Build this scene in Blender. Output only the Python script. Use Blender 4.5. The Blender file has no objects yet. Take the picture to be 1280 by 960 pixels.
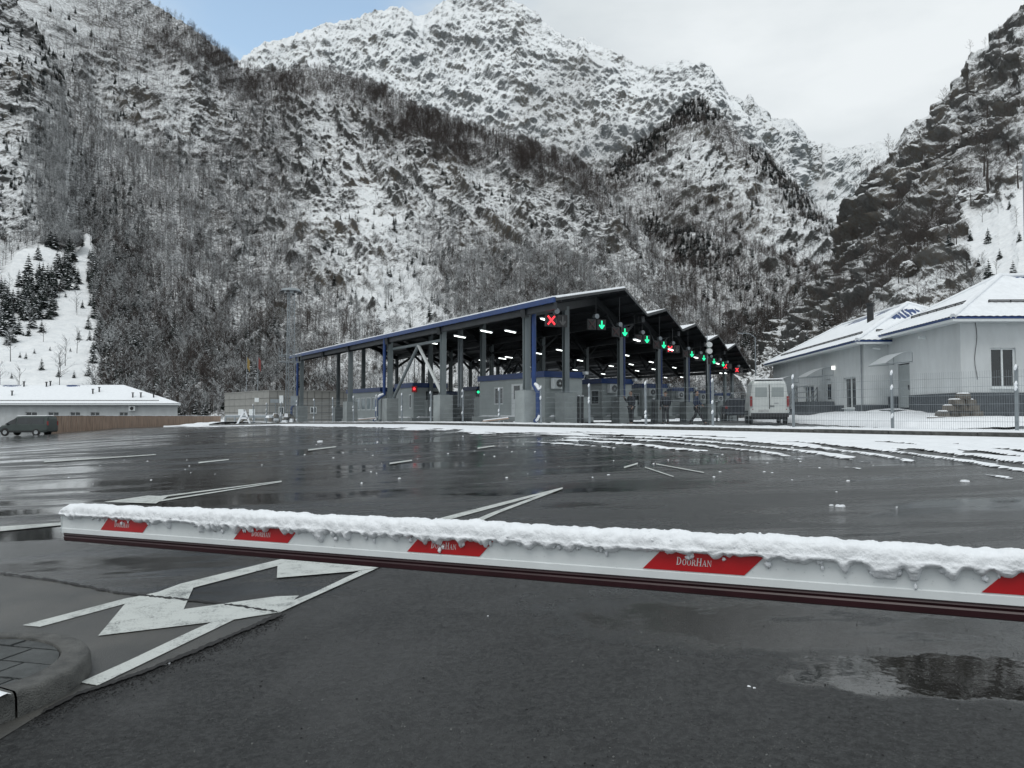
import bpy, bmesh, math, random
import numpy as np
from mathutils import Vector, Matrix
random.seed(7); RS = np.random.RandomState(11)
C = bpy.context.scene.collection
SC = bpy.context.scene
# ------------------------------------------------------------------ camera
CH = 1.62; F = 961.0; TH = math.atan(36 / 961.0)
cd = bpy.data.cameras.new('camera'); cam = bpy.data.objects.new('camera', cd); C.objects.link(cam)
cam.location = (0, 0, CH); cam.rotation_euler = (math.pi / 2 + TH, 0, 0)
cd.sensor_width = 36; cd.lens = 36 * F / 1280; cd.clip_end = 20000; cd.clip_start = 0.05
SC.camera = cam
# ------------------------------------------------------------------ exposure
SC.view_settings.view_transform = 'Standard'; SC.view_settings.look = 'None'
SC.view_settings.exposure = 0.08; SC.view_settings.gamma = 1
SC.cycles.max_bounces = 6; SC.cycles.transparent_max_bounces = 6
SC.cycles.sample_clamp_indirect = 4
# ------------------------------------------------------------------ world and sun
SUN_EL, SUN_AZ = math.radians(58), math.radians(215)
w = bpy.data.worlds.new('World'); SC.world = w; w.use_nodes = True
nt = w.node_tree; nt.nodes.clear()
def N(t, typ, **k):
    n = t.nodes.new(typ)
    for a, b in k.items(): setattr(n, a, b)
    return n
out = N(nt, 'ShaderNodeOutputWorld'); bg = N(nt, 'ShaderNodeBackground'); bg.inputs[1].default_value = 0.1
sky = N(nt, 'ShaderNodeTexSky', sky_type='NISHITA', sun_disc=False, sun_elevation=SUN_EL, sun_rotation=SUN_AZ)
sky.air_density = 1.0
tc = N(nt, 'ShaderNodeTexCoord')
mp = N(nt, 'ShaderNodeMapping'); mp.inputs['Scale'].default_value = (1, 1, 2.6)
nz = N(nt, 'ShaderNodeTexNoise'); nz.inputs['Scale'].default_value = 2.6; nz.inputs['Detail'].default_value = 6; nz.inputs['Roughness'].default_value = .5
nt.links.new(tc.outputs['Generated'], mp.inputs[0]); nt.links.new(mp.outputs[0], nz.inputs[0])
# the break in the cloud over the left-hand valley shoulder
vm = N(nt, 'ShaderNodeVectorMath', operation='DISTANCE'); nt.links.new(tc.outputs['Generated'], vm.inputs[0])
gd = Vector((-.35, 1, .53)).normalized(); vm.inputs[1].default_value = gd
ad = N(nt, 'ShaderNodeMath', operation='MULTIPLY_ADD'); nt.links.new(nz.outputs[0], ad.inputs[0]); ad.inputs[1].default_value = .75
nt.links.new(vm.outputs['Value'], ad.inputs[2])
mr = N(nt, 'ShaderNodeMapRange', interpolation_type='SMOOTHSTEP'); mr.inputs[1].default_value = .40; mr.inputs[2].default_value = .66
nt.links.new(ad.outputs[0], mr.inputs[0])
cr = N(nt, 'ShaderNodeValToRGB')
cr.color_ramp.elements[0].position = .34; cr.color_ramp.elements[0].color = (.56, .61, .64, 1)
cr.color_ramp.elements[1].position = .62; cr.color_ramp.elements[1].color = (.76, .80, .82, 1)
nt.links.new(nz.outputs[0], cr.inputs[0])
sc_ = N(nt, 'ShaderNodeVectorMath', operation='SCALE'); sc_.inputs['Scale'].default_value = 10.6
nt.links.new(cr.outputs[0], sc_.inputs[0])
sk2 = N(nt, 'ShaderNodeVectorMath', operation='MULTIPLY'); sk2.inputs[1].default_value = (3.0, 2.75, 2.25)
nt.links.new(sky.outputs[0], sk2.inputs[0])
mx = N(nt, 'ShaderNodeMix', data_type='RGBA')
nt.links.new(mr.outputs[0], mx.inputs[0]); nt.links.new(sk2.outputs[0], mx.inputs[6]); nt.links.new(sc_.outputs[0], mx.inputs[7])
nt.links.new(mx.outputs[2], bg.inputs[0]); nt.links.new(bg.outputs[0], out.inputs[0])
sl = bpy.data.lights.new('sun', 'SUN'); sl.energy = 0.9; sl.angle = math.radians(25); sl.color = (1, .97, .93)
so = bpy.data.objects.new('sun', sl); C.objects.link(so)
sdir = Vector((math.sin(SUN_AZ) * math.cos(SUN_EL), math.cos(SUN_AZ) * math.cos(SUN_EL), math.sin(SUN_EL)))
so.rotation_euler = sdir.to_track_quat('Z', 'Y').to_euler()

# ------------------------------------------------------------------ geometry of the place
ST, CT = math.sin(TH), math.cos(TH)
def at(px, py, Y):
    """point of the world at depth Y that the photograph shows at pixel (px, py)"""
    x = (px - 640) / F; u = (480 - py) / F
    k = Y / (CT - u * ST)
    return (x * k, Y + 0 * k, CH + (ST + u * CT) * k)
def zf(s): return np.interp(s, [-60, -10, 0, 25, 40, 54, 66, 92, 125, 160], [1.05, 1.12, 1.12, 1.10, .95, .66, .45, -.2, -.3, -.4])
def SD(X, Y):
    x = X - 12.2; y = Y - 18.6
    return x * -.6086 + y * .7935, x * .7935 + y * .6086
def XY(s, d): return 12.2 - .6086 * s + .7935 * d, 18.6 + .7935 * s + .6086 * d
KD = -2.25          # distance of the kerb in front of the fence
def H(X, Y):
    s, d = SD(X, Y)
    dm = np.clip(d - KD, -60, 0.0)
    sl = np.interp(s, [20, 60, 92], [.054, .070, .052])
    lot = sl * np.maximum(dm, -26) + .02 * np.minimum(dm + 26, 0)
    return zf(s) - .06 + lot
def ray(px, py):
    x = (px - 640) / F; u = (480 - py) / F
    return np.array([x, CT - u * ST, ST + u * CT])
_zx = [-60, -10, 0, 25, 40, 54, 66, 92, 125, 160]; _zy = [1.05, 1.12, 1.12, 1.10, .95, .66, .45, -.2, -.3, -.4]
def _it(x, xs, ys):
    if x <= xs[0]: return ys[0]
    for i in range(1, len(xs)):
        if x < xs[i]: return ys[i - 1] + (ys[i] - ys[i - 1]) * (x - xs[i - 1]) / (xs[i] - xs[i - 1])
    return ys[-1]
def Hs(X, Y):
    x = X - 12.2; y = Y - 18.6; s = x * -.6086 + y * .7935; dm = min(0, max(-60, x * .7935 + y * .6086 - KD))
    return _it(s, _zx, _zy) - .06 + _it(s, [20, 60, 92], [.054, .070, .052]) * max(dm, -26) + .02 * min(dm + 26, 0)
def gp(px, py, h=0):
    dx, dy, dz = ray(px, py).tolist(); t = .8
    for i in range(400):
        if dz * t + CH < Hs(dx * t, dy * t) + h: break
        t *= 1.03
    lo, hi = t / 1.03, t
    for i in range(14):
        m_ = (lo + hi) / 2
        if dz * m_ + CH < Hs(dx * m_, dy * m_) + h: hi = m_
        else: lo = m_
    return dx * hi, dy * hi

# ------------------------------------------------------------------ numpy noise
_P = RS.permutation(256); _P = np.concatenate([_P, _P, _P]); _G = RS.normal(size=(256, 3)); _G /= np.linalg.norm(_G, axis=1)[:, None]
def pn(x, y, z):
    xi = np.floor(x).astype(int); yi = np.floor(y).astype(int); zi = np.floor(z).astype(int)
    xf = x - xi; yf = y - yi; zf_ = z - zi
    u = xf**3 * (xf * (xf * 6 - 15) + 10); v = yf**3 * (yf * (yf * 6 - 15) + 10); w_ = zf_**3 * (zf_ * (zf_ * 6 - 15) + 10)
    xi &= 255; yi &= 255; zi &= 255
    def g(a, b, c):
        h = _P[_P[_P[(xi + a) & 255] + ((yi + b) & 255)] + ((zi + c) & 255)]
        G = _G[h]; return G[..., 0] * (xf - a) + G[..., 1] * (yf - b) + G[..., 2] * (zf_ - c)
    l = lambda a, b, t: a + t * (b - a)
    return l(l(l(g(0,0,0), g(1,0,0), u), l(g(0,1,0), g(1,1,0), u), v), l(l(g(0,0,1), g(1,0,1), u), l(g(0,1,1), g(1,1,1), u), v), w_) * 1.5
def fbm(x, y, z, o=5, lac=2.03, g=.5):
    a = 1; s = 0; t = 0
    for i in range(o):
        s = s + a * pn(x + 17.3 * i, y + 5.1 * i, z + 9.7 * i); t += a; a *= g; x, y, z = x * lac, y * lac, z * lac
    return s / t
def ridged(x, y, z, o=5, lac=2.1, g=.55):
    a = 1; s = 0; t = 0; wgt = 1
    for i in range(o):
        n = 1 - np.abs(pn(x + 11.3 * i, y + 3.1 * i, z + 7.7 * i)) * 1.7; n = np.clip(n, 0, 1) ** 2 * wgt
        wgt = np.clip(n * 1.6, 0, 1); s = s + a * n; t += a; a *= g; x, y, z = x * lac, y * lac, z * lac
    return s / t
def sstep(a, b, x): t = np.clip((x - a) / (b - a), 0, 1); return t * t * (3 - 2 * t)

# ------------------------------------------------------------------ materials
def lin(c): return tuple(c) + (1,) if len(c) == 3 else c
def mat(name, col, rough=.7, metal=0, var=.18, scale=6, bump=0, bscale=40, spec=.5, col2=None, coord='Object', stretch=(1, 1, 1), emit=None):
    m = bpy.data.materials.new(name); m.use_nodes = True; t = m.node_tree; b = t.nodes['Principled BSDF']
    b.inputs['Roughness'].default_value = rough; b.inputs['Metallic'].default_value = metal
    b.inputs['Specular IOR Level'].default_value = spec
    tc = N(t, 'ShaderNodeTexCoord'); mp = N(t, 'ShaderNodeMapping'); mp.inputs['Scale'].default_value = stretch
    t.links.new(tc.outputs[coord], mp.inputs[0])
    n = N(t, 'ShaderNodeTexNoise'); n.inputs['Scale'].default_value = scale; n.inputs['Detail'].default_value = 5; n.inputs['Roughness'].default_value = .6
    t.links.new(mp.outputs[0], n.inputs[0])
    r = N(t, 'ShaderNodeValToRGB'); e = r.color_ramp.elements
    c2 = col2 or tuple(min(1, x * (1 + var)) for x in col); c1 = col if col2 else tuple(x * (1 - var) for x in col)
    e[0].position = .32; e[0].color = lin(c1); e[1].position = .68; e[1].color = lin(c2)
    t.links.new(n.outputs[0], r.inputs[0]); t.links.new(r.outputs[0], b.inputs['Base Color'])
    if bump:
        n2 = N(t, 'ShaderNodeTexNoise'); n2.inputs['Scale'].default_value = bscale; n2.inputs['Detail'].default_value = 4
        t.links.new(mp.outputs[0], n2.inputs[0])
        bp = N(t, 'ShaderNodeBump'); bp.inputs['Strength'].default_value = bump; bp.inputs['Distance'].default_value = .02
        t.links.new(n2.outputs[0], bp.inputs['Height']); t.links.new(bp.outputs[0], b.inputs['Normal'])
    if emit:
        b.inputs['Emission Color'].default_value = lin(emit[0]); b.inputs['Emission Strength'].default_value = emit[1]
    return m
M = {}
M['snow'] = mat('snow', (.80, .83, .86), .6, var=.05, scale=3, bump=.5, bscale=9, spec=.3)
M['boomsnow'] = mat('boom_snow', (.82, .85, .88), .6, var=.04, scale=25, bump=.25, bscale=150, spec=.25)
M['white'] = mat('white_paint', (.70, .74, .75), .35, var=.05, scale=9)
M['wall'] = mat('render_wall', (.56, .59, .60), .9, var=.09, scale=1.2, bump=.3, bscale=60, stretch=(1, 1, .4))
M['plinth'] = mat('plinth_tiles', (.06, .07, .08), .6, var=.2, scale=3)
M['blue'] = mat('blue_metal', (.008, .040, .16), .4, var=.15, scale=3)
M['grey'] = mat('grey_steel', (.18, .21, .22), .45, var=.12, scale=2, stretch=(1, 1, .3))
M['dark'] = mat('dark_steel', (.030, .034, .038), .6, var=.2, scale=2)
M['soffit'] = mat('roof_soffit', (.045, .050, .056), .6, var=.2, scale=2)
M['brace'] = mat('light_brace', (.55, .58, .58), .5, var=.1)
M['pier'] = mat('pier_concrete', (.30, .33, .33), .85, var=.15, scale=1.5, bump=.3)
M['booth'] = mat('booth_panel', (.36, .40, .40), .5, var=.08, scale=1.2)
M['glass'] = mat('window_glass', (.018, .024, .028), .06, var=.5, scale=.8, spec=.7)
M['paleglass'] = mat('pale_glass', (.30, .36, .38), .1, var=.5, scale=1.5, spec=.7)  # paler glass colour for booth windows and headlights
M['black'] = mat('black_plastic', (.02, .021, .023), .5, var=.3)
M['red'] = mat('red_reflective', (.44, .004, .008), .35, var=.06, scale=20)
M['rubber'] = mat('red_brown_rubber', (.030, .008, .011), .4, var=.2, scale=12, stretch=(1, 1, 1))
M['alu'] = mat('aluminium', (.50, .54, .55), .35, metal=.3, var=.05, scale=8)
M['letter'] = mat('letter_white', (.62, .62, .62), .5, var=.08, scale=60)
M['kerb'] = mat('kerb_concrete', (.05, .052, .050), .55, scale=9, bump=1.0, bscale=110, col2=(.13, .132, .125))
M['paver'] = mat('paver', (.045, .052, .053), .5, scale=11, bump=1.0, bscale=140, col2=(.095, .105, .105))
M['galv'] = mat('galvanised', (.25, .28, .30), .45, metal=.3, var=.15, scale=4)
M['wood'] = mat('fence_boards', (.30, .22, .17), .8, var=.3, scale=2, stretch=(3, 3, .3))
M['tile'] = mat('cladding_panel', (.25, .25, .235), .7, var=.12, scale=1)
M['joint'] = mat('joint_grey', (.13, .13, .125), .9, var=.1)
M['lamp'] = mat('lit_tube', (.9, .95, .95), .5, emit=((.93, 1, .97), 3.5))
M['glow'] = mat('lit_bulb', (.9, .95, .95), .5, emit=((1, .98, .9), 1.2))
M['ledred'] = mat('led_red', (.5, .02, .02), .5, emit=((1, .035, .05), 1.9))
M['ledgreen'] = mat('led_green', (.02, .5, .25), .5, emit=((.02, 1, .42), 1.2))
M['ledoff'] = mat('led_off', (.10, .10, .10), .4)
M['ledoffred'] = mat('led_off_red', (.05, .02, .022), .4)
M['skin'] = mat('skin', (.30, .19, .14), .6, var=.1)
M['coat'] = mat('dark_coat', (.018, .022, .032), .8, var=.2)
M['navy'] = mat('navy_coat', (.02, .034, .075), .8, var=.2)
M['trouser'] = mat('dark_trousers', (.02, .021, .025), .85, var=.2)
M['hair'] = mat('dark_hair', (.015, .013, .012), .7)
M['vanwhite'] = mat('van_paint', (.64, .68, .67), .3, var=.05, scale=1.5)
M['vangreen'] = mat('grey_green_paint', (.06, .075, .072), .25, metal=.3, var=.1, scale=1)
M['tyre'] = mat('tyre', (.018, .018, .018), .8)
M['rim'] = mat('rim', (.40, .42, .43), .35, metal=.7)
M['taillight'] = mat('tail_lamp', (.25, .02, .02), .25)
M['plate'] = mat('plate', (.5, .52, .52), .5)
M['rubble'] = mat('rubble_stone', (.13, .12, .105), .9, var=.35, scale=4, bump=.6)
M['bark'] = mat('bark', (.050, .042, .038), .9, var=.3, scale=3)
M['twig'] = mat('brown_twigs', (.060, .048, .044), .9, var=.25, scale=.3)
M['frostbark'] = mat('frosted_bark', (.11, .11, .112), .9, var=.3, scale=3)
M['frost'] = mat('frosted_twigs', (.42, .435, .44), .9, var=.3, scale=.3)
M['needle'] = mat('needles', (.030, .044, .038), .8, var=.35, scale=.6)
M['grass'] = mat('dry_grass', (.16, .12, .075), .9, var=.3, scale=3)
M['flagy'] = mat('yellow_cloth', (.28, .20, .07), .8); M['flagr'] = mat('red_cloth', (.20, .05, .045), .8)

def mix_rgb(t, fac, a, b):
    m = N(t, 'ShaderNodeMix', data_type='RGBA')
    for i, v in ((0, fac), (6, a), (7, b)):
        if hasattr(v, 'links') or hasattr(v, 'is_linked'): t.links.new(v, m.inputs[i])
        else: m.inputs[i].default_value = v if i == 0 else lin(v)
    return m.outputs[2]
def mapr(t, v, a, b, c=0, d=1, smooth=True):
    m = N(t, 'ShaderNodeMapRange'); m.interpolation_type = 'SMOOTHSTEP' if smooth else 'LINEAR'
    m.inputs[1].default_value = a; m.inputs[2].default_value = b; m.inputs[3].default_value = c; m.inputs[4].default_value = d
    t.links.new(v, m.inputs[0]); return m.outputs[0]
def mth(t, op, a, b=None, c=None):
    m = N(t, 'ShaderNodeMath', operation=op)
    for i, v in enumerate((a, b, c)):
        if v is None: continue
        if isinstance(v, (int, float)): m.inputs[i].default_value = v
        else: t.links.new(v, m.inputs[i])
    return m.outputs[0]
def noise(t, vec, scale, detail=4, rough=.5, dist=0):
    n = N(t, 'ShaderNodeTexNoise'); n.inputs['Scale'].default_value = scale; n.inputs['Detail'].default_value = detail
    n.inputs['Roughness'].default_value = rough; n.inputs['Distortion'].default_value = dist
    t.links.new(vec, n.inputs[0]); return n.outputs[0]
def mapping(t, vec, scale=(1, 1, 1), rot=(0, 0, 0), loc=(0, 0, 0)):
    m = N(t, 'ShaderNodeMapping'); m.inputs['Scale'].default_value = scale; m.inputs['Rotation'].default_value = rot; m.inputs['Location'].default_value = loc
    t.links.new(vec, m.inputs[0]); return m.outputs[0]

# ------------------------------------------------------------------ mesh helpers
class MB:
    def __init__(s): s.v = []; s.f = []; s.m = []
    def face(s, pts, mi=0):
        n = len(s.v); s.v += [tuple(p) for p in pts]; s.f.append(tuple(range(n, n + len(pts)))); s.m.append(mi); return s
    def box(s, c, size, rz=0, mi=0, ax=None, taper=1.0):
        """box centred at c; ax = (ux,uy,uz) axes"""
        hx, hy, hz = [q / 2 for q in size]
        if ax is None:
            cr_, sr = math.cos(rz), math.sin(rz); ax = (Vector((cr_, sr, 0)), Vector((-sr, cr_, 0)), Vector((0, 0, 1)))
        n = len(s.v); c = Vector(c)
        for a, b, d in ((-1,-1,-1),(1,-1,-1),(1,1,-1),(-1,1,-1),(-1,-1,1),(1,-1,1),(1,1,1),(-1,1,1)):
            k = taper if d > 0 else 1
            s.v.append(tuple(c + ax[0] * (a * hx * k) + ax[1] * (b * hy * k) + ax[2] * (d * hz)))
        for q in ((0,3,2,1),(4,5,6,7),(0,1,5,4),(1,2,6,5),(2,3,7,6),(3,0,4,7)): s.f.append(tuple(n + i for i in q)); s.m.append(mi)
        return s
    def bar(s, a, b, w, h=None, up=(0, 0, 1), mi=0):
        a = Vector(a); b = Vector(b); d = b - a; L = d.length; z = d / L; upv = Vector(up)
        if abs(z.dot(upv)) > .98: upv = Vector((1, 0, 0)) if abs(z.x) < .9 else Vector((0, 1, 0))
        x = upv.cross(z).normalized(); y = z.cross(x)
        return s.box((a + b) / 2, (w, h or w, L), ax=(x, y, z), mi=mi)
    def tube(s, pts, r, n=8, mi=0, cap=True):
        pts = [Vector(p) for p in pts]; rr = r if isinstance(r, (list, tuple)) else [r] * len(pts)
        base = len(s.v); ref = None
        for i, p in enumerate(pts):
            d = (pts[min(i + 1, len(pts) - 1)] - pts[max(i - 1, 0)]).normalized()
            if ref is None: ref = Vector((1, 0, 0)) if abs(d.x) < .9 else Vector((0, 1, 0))
            x = (ref - d * ref.dot(d)).normalized(); ref = x; y = d.cross(x)
            for k in range(n):
                a = 2 * math.pi * k / n; s.v.append(tuple(p + (x * math.cos(a) + y * math.sin(a)) * rr[i]))
        for i in range(len(pts) - 1):
            for k in range(n):
                a = base + i * n + k; b = base + i * n + (k + 1) % n; s.f.append((a, b, b + n, a + n)); s.m.append(mi)
        if cap:
            s.f.append(tuple(base + k for k in range(n))[::-1]); s.m.append(mi)
            e = base + (len(pts) - 1) * n; s.f.append(tuple(e + k for k in range(n))); s.m.append(mi)
        return s
    def prism(s, poly, vec, mi=0):
        n = len(poly); b = len(s.v); vec = Vector(vec)
        s.v += [tuple(Vector(p)) for p in poly] + [tuple(Vector(p) + vec) for p in poly]
        s.f.append(tuple(b + i for i in range(n))[::-1]); s.m.append(mi); s.f.append(tuple(b + n + i for i in range(n))); s.m.append(mi)
        for i in range(n): j = (i + 1) % n; s.f.append((b + i, b + j, b + n + j, b + n + i)); s.m.append(mi)
        return s
    def build(s, name, mats, parent=None, world=False, smooth=False, kind=None):
        me = bpy.data.meshes.new(name)
        v = s.v
        if world and parent is not None:
            o0 = parent
            off = Vector((0, 0, 0))
            while o0 is not None: off += Vector(o0.location); o0 = o0.parent
            v = [(p[0] - off.x, p[1] - off.y, p[2] - off.z) for p in v]
        me.from_pydata(v, [], s.f); 
        for m in (mats if isinstance(mats, (list, tuple)) else [mats]): me.materials.append(m)
        me.polygons.foreach_set('material_index', s.m)
        if smooth: me.polygons.foreach_set('use_smooth', [True] * len(s.f))
        me.update()
        o = bpy.data.objects.new(name, me); C.objects.link(o)
        if parent is not None: o.parent = parent
        if kind: o['kind'] = kind
        return o
def grid_mesh(name, P, mats, smooth=True, mask=None, parent=None, kind=None, attrs=None):
    """P: (nu,nv,3) array; mask: (nu,nv) bool per vertex, a face needs all four"""
    nu, nv = P.shape[:2]; idx = np.arange(nu * nv).reshape(nu, nv)
    q = np.stack([idx[:-1, :-1], idx[1:, :-1], idx[1:, 1:], idx[:-1, 1:]], -1).reshape(-1, 4)
    if mask is not None:
        mf = mask.reshape(-1)[q].all(1); q = q[mf]
    used, inv = np.unique(q, return_inverse=True); q = inv.reshape(q.shape)
    V = P.reshape(-1, 3)[used]
    me = bpy.data.meshes.new(name); me.vertices.add(len(V)); me.vertices.foreach_set('co', V.astype(np.float32).ravel())
    me.loops.add(q.size); me.loops.foreach_set('vertex_index', q.astype(np.int32).ravel())
    me.polygons.add(len(q)); me.polygons.foreach_set('loop_start', np.arange(len(q), dtype=np.int32) * 4)
    if smooth: me.polygons.foreach_set('use_smooth', np.ones(len(q), bool))
    me.update(calc_edges=True); me.validate()
    if attrs:
        for k, a in attrs.items():
            at_ = me.attributes.new(k, 'FLOAT', 'POINT'); at_.data.foreach_set('value', a.reshape(-1)[used].astype(np.float32))
    for m in (mats if isinstance(mats, (list, tuple)) else [mats]): me.materials.append(m)
    o = bpy.data.objects.new(name, me); C.objects.link(o)
    if parent is not None: o.parent = parent
    if kind: o['kind'] = kind
    return o
def thing(name, label, cat, loc=(0, 0, 0), rz=0, group=None):
    o = bpy.data.objects.new(name, None); C.objects.link(o); o.location = loc; o.rotation_euler = (0, 0, rz)
    o.empty_display_size = .1
    return tag(o, label, cat, group)
def tag(o, label, cat, group=None):
    o['label'] = label; o['category'] = cat
    if group: o['group'] = group
    return o
def dup(o, loc=None, rz=None, label=None, parent=None, scale=None):
    c = o.copy(); C.objects.link(c); c.parent = parent
    if loc is not None: c.location = loc
    if rz is not None: c.rotation_euler = (0, 0, rz)
    if scale is not None: c.scale = (scale,) * 3 if isinstance(scale, (int, float)) else scale
    if label: c['label'] = label
    for ch in list(o.children): dup(ch, parent=c)
    return c
ORD = ['first', 'second', 'third', 'fourth', 'fifth', 'sixth', 'seventh', 'eighth', 'ninth', 'tenth', 'eleventh', 'twelfth', 'thirteenth', 'fourteenth', 'fifteenth', 'sixteenth', 'seventeenth', 'eighteenth', 'nineteenth', 'twentieth', 'twenty-first', 'twenty-second', 'twenty-third', 'twenty-fourth', 'twenty-fifth', 'twenty-sixth', 'twenty-seventh', 'twenty-eighth', 'twenty-ninth', 'thirtieth']
# ================================================================== LARGE STRUCTURE: mountains
def rock_material(name, brown=.0, fine=1.0, lo=.30, hi=.62, nzs=.06, dark=(.028, .030, .031)):
    m = bpy.data.materials.new(name); m.use_nodes = True; t = m.node_tree; b = t.nodes['Principled BSDF']
    b.inputs['Roughness'].default_value = .85; b.inputs['Specular IOR Level'].default_value = .2
    g = N(t, 'ShaderNodeNewGeometry'); tc = N(t, 'ShaderNodeTexCoord'); P = tc.outputs['Object']
    rotv = mapping(t, P, rot=(.5, .6, 0)); rotv = mapping(t, rotv, scale=(1, 1, 3.0))
    n1 = noise(t, rotv, nzs * fine, 6, .7, .4)
    n2 = noise(t, P, .35 * fine, 5, .75)
    hgt = mth(t, 'ADD', n1, mth(t, 'MULTIPLY', n2, .35))
    bp = N(t, 'ShaderNodeBump'); bp.inputs['Strength'].default_value = 1.0; bp.inputs['Distance'].default_value = 5.0 / fine
    t.links.new(hgt, bp.inputs['Height'])
    sx = N(t, 'ShaderNodeSeparateXYZ'); t.links.new(bp.outputs[0], sx.inputs[0])
    sg = N(t, 'ShaderNodeSeparateXYZ'); t.links.new(g.outputs['True Normal'], sg.inputs[0])
    zz = mth(t, 'ADD', mth(t, 'MULTIPLY', sx.outputs[2], .40), mth(t, 'MULTIPLY', sg.outputs[2], .60))
    zz = mth(t, 'ADD', zz, mth(t, 'MULTIPLY', mth(t, 'SUBTRACT', n2, .5), 1.1))
    zz = mth(t, 'ADD', zz, mth(t, 'MULTIPLY', mth(t, 'SUBTRACT', n1, .5), .7))
    zz = mth(t, 'ADD', zz, mth(t, 'MULTIPLY', mth(t, 'SUBTRACT', noise(t, P, .016 * fine, 4, .6), .5), 1.1))
    sv_ = mapping(t, P, rot=(0, -.75, .3)); sv_ = mapping(t, sv_, scale=(1, 1, 4.5))
    zz = mth(t, 'ADD', zz, mth(t, 'MULTIPLY', mth(t, 'SUBTRACT', noise(t, sv_, .03 * fine, 5, .65, .8), .5), .7))
    at1 = N(t, 'ShaderNodeAttribute', attribute_name='snowy')
    zz = mth(t, 'ADD', zz, mth(t, 'MULTIPLY', at1.outputs['Fac'], .6))
    fac = mapr(t, zz, lo, hi)
    nb = noise(t, P, .012 * fine, 4, .6); nf = noise(t, P, .25 * fine, 4, .7)
    br = mix_rgb(t, mapr(t, nb, .45, .62), dark, (.085, .072, .056))
    br2 = mix_rgb(t, mapr(t, nf, .3, .7), br, tuple(min(.2, x * 2.0 + .012) for x in dark))
    rock = mix_rgb(t, brown, br2, (.085, .066, .048))
    sn = mix_rgb(t, mapr(t, nf, .3, .7), (.76, .79, .81), (.88, .90, .91))
    # scrub and brush showing through the snow where woods grow
    at2 = N(t, 'ShaderNodeAttribute', attribute_name='woods')
    sv = mapping(t, P, scale=(1, 1, .35)); ns = noise(t, sv, .5 * fine, 5, .8)
    k = mth(t, 'MULTIPLY', mapr(t, ns, .40, .58), mth(t, 'MINIMUM', mth(t, 'MULTIPLY', at2.outputs['Fac'], .8), .92))
    sn2 = mix_rgb(t, k, sn, (.105, .101, .100))
    col = mix_rgb(t, fac, rock, sn2)
    t.links.new(col, b.inputs['Base Color'])
    bp2 = N(t, 'ShaderNodeBump'); bp2.inputs['Strength'].default_value = .55; bp2.inputs['Distance'].default_value = 5.0 / fine
    t.links.new(hgt, bp2.inputs['Height']); t.links.new(bp2.outputs[0], b.inputs['Normal'])
    return m
LAYERS = {}
def layer(name, crest, foot, px, nv, material, pexp, disp, masks, edge=None):
    """crest/foot: [(px,py,Y)]; disp(X,Y,Z,PX,PY)->metres along the face normal; masks(PX,PY)->dict"""
    px = np.asarray(px, float); v = np.linspace(0, 1, nv)
    cr = np.array(crest, float); ft = np.array(foot, float)
    cy = np.interp(px, cr[:, 0], cr[:, 1]); cY = np.interp(px, cr[:, 0], cr[:, 2])
    fy = np.interp(px, ft[:, 0], ft[:, 1]); fY = np.interp(px, ft[:, 0], ft[:, 2])
    PX = np.repeat(px[:, None], nv, 1); V = v[None, :]
    PY = fy[:, None] + (cy - fy)[:, None] * V; YY = fY[:, None] + (cY - fY)[:, None] * V ** pexp
    x, y, z = at(PX, PY, YY); P = np.stack([x, y, z], -1)
    # the far side, falling away behind the crest
    nb = 8; B = []
    for i in range(1, nb + 1):
        q = P[:, -1].copy(); dd = (cY) * .018 * i ** 1.4; q[:, 1] += dd; q[:, 0] *= (q[:, 1] / P[:, -1, 1]); q[:, 2] -= dd * 1.0; B.append(q)
    P = np.concatenate([P, np.stack(B, 1)], 1)
    PX = np.concatenate([PX, np.repeat(px[:, None], nb, 1)], 1); PY = np.concatenate([PY, np.repeat(PY[:, -1:], nb, 1)], 1)
    du = np.gradient(P, axis=0); dv = np.gradient(P, axis=1); n = np.cross(du, dv); n /= np.linalg.norm(n, axis=-1, keepdims=True) + 1e-9
    n[..., 2] *= .6
    mk = masks(PX, PY)
    D = disp(P[..., 0], P[..., 1], P[..., 2], PX, PY, mk)
    D[:, nv:] = D[:, nv - 1:nv]; n[:, nv - 1:] = n[:, nv - 2:nv - 1]; tp = np.concatenate([1 - .6 * sstep(.86, 1.0, v), np.full(nb, .4)]); D = D * tp[None]; D = D + (np.concatenate([sstep(.86, 1, v), np.ones(nb)])[None] * (fbm(P[..., 0] / (cY.mean() * .012), P[..., 1] * 0, P[..., 2] * 0 + 5.1, 4, 2.1, .65) * cY.mean() * .010)); D[:, nv:] = D[:, nv - 1:nv]
    P = P + n * D[..., None]
    # the apron: carry the foot of the slope down into the valley floor
    f0 = P[:, 0]; rows = []
    for q in (1.0, .66, .33):
        r_ = f0.copy(); drop = (f0[:, 2] + 4) * q; r_[:, 2] -= drop; r_[:, 1] -= drop * 1.15; r_ += (fbm(f0[:, 0] / 6 + q * 9, f0[:, 1] / 6, f0[:, 2] * 0, 3) * .8)[:, None]; rows.append(r_)
    PA = np.concatenate([np.stack(rows, 1), P], 1); at_ = {k: np.concatenate([np.repeat(mk[k][:, :1], 3, 1), mk[k]], 1) for k in ('snowy', 'woods')}
    o = grid_mesh(name, PA, material, smooth=False, kind='structure', attrs=at_)
    LAYERS[name] = (P, PX, PY, mk, o)
    return o
def pxr(a, b, step, lo=-420, hi=1700): return np.concatenate([np.arange(lo, a, 14.), np.arange(a, b, step), np.arange(b, hi, 14.)])
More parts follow.
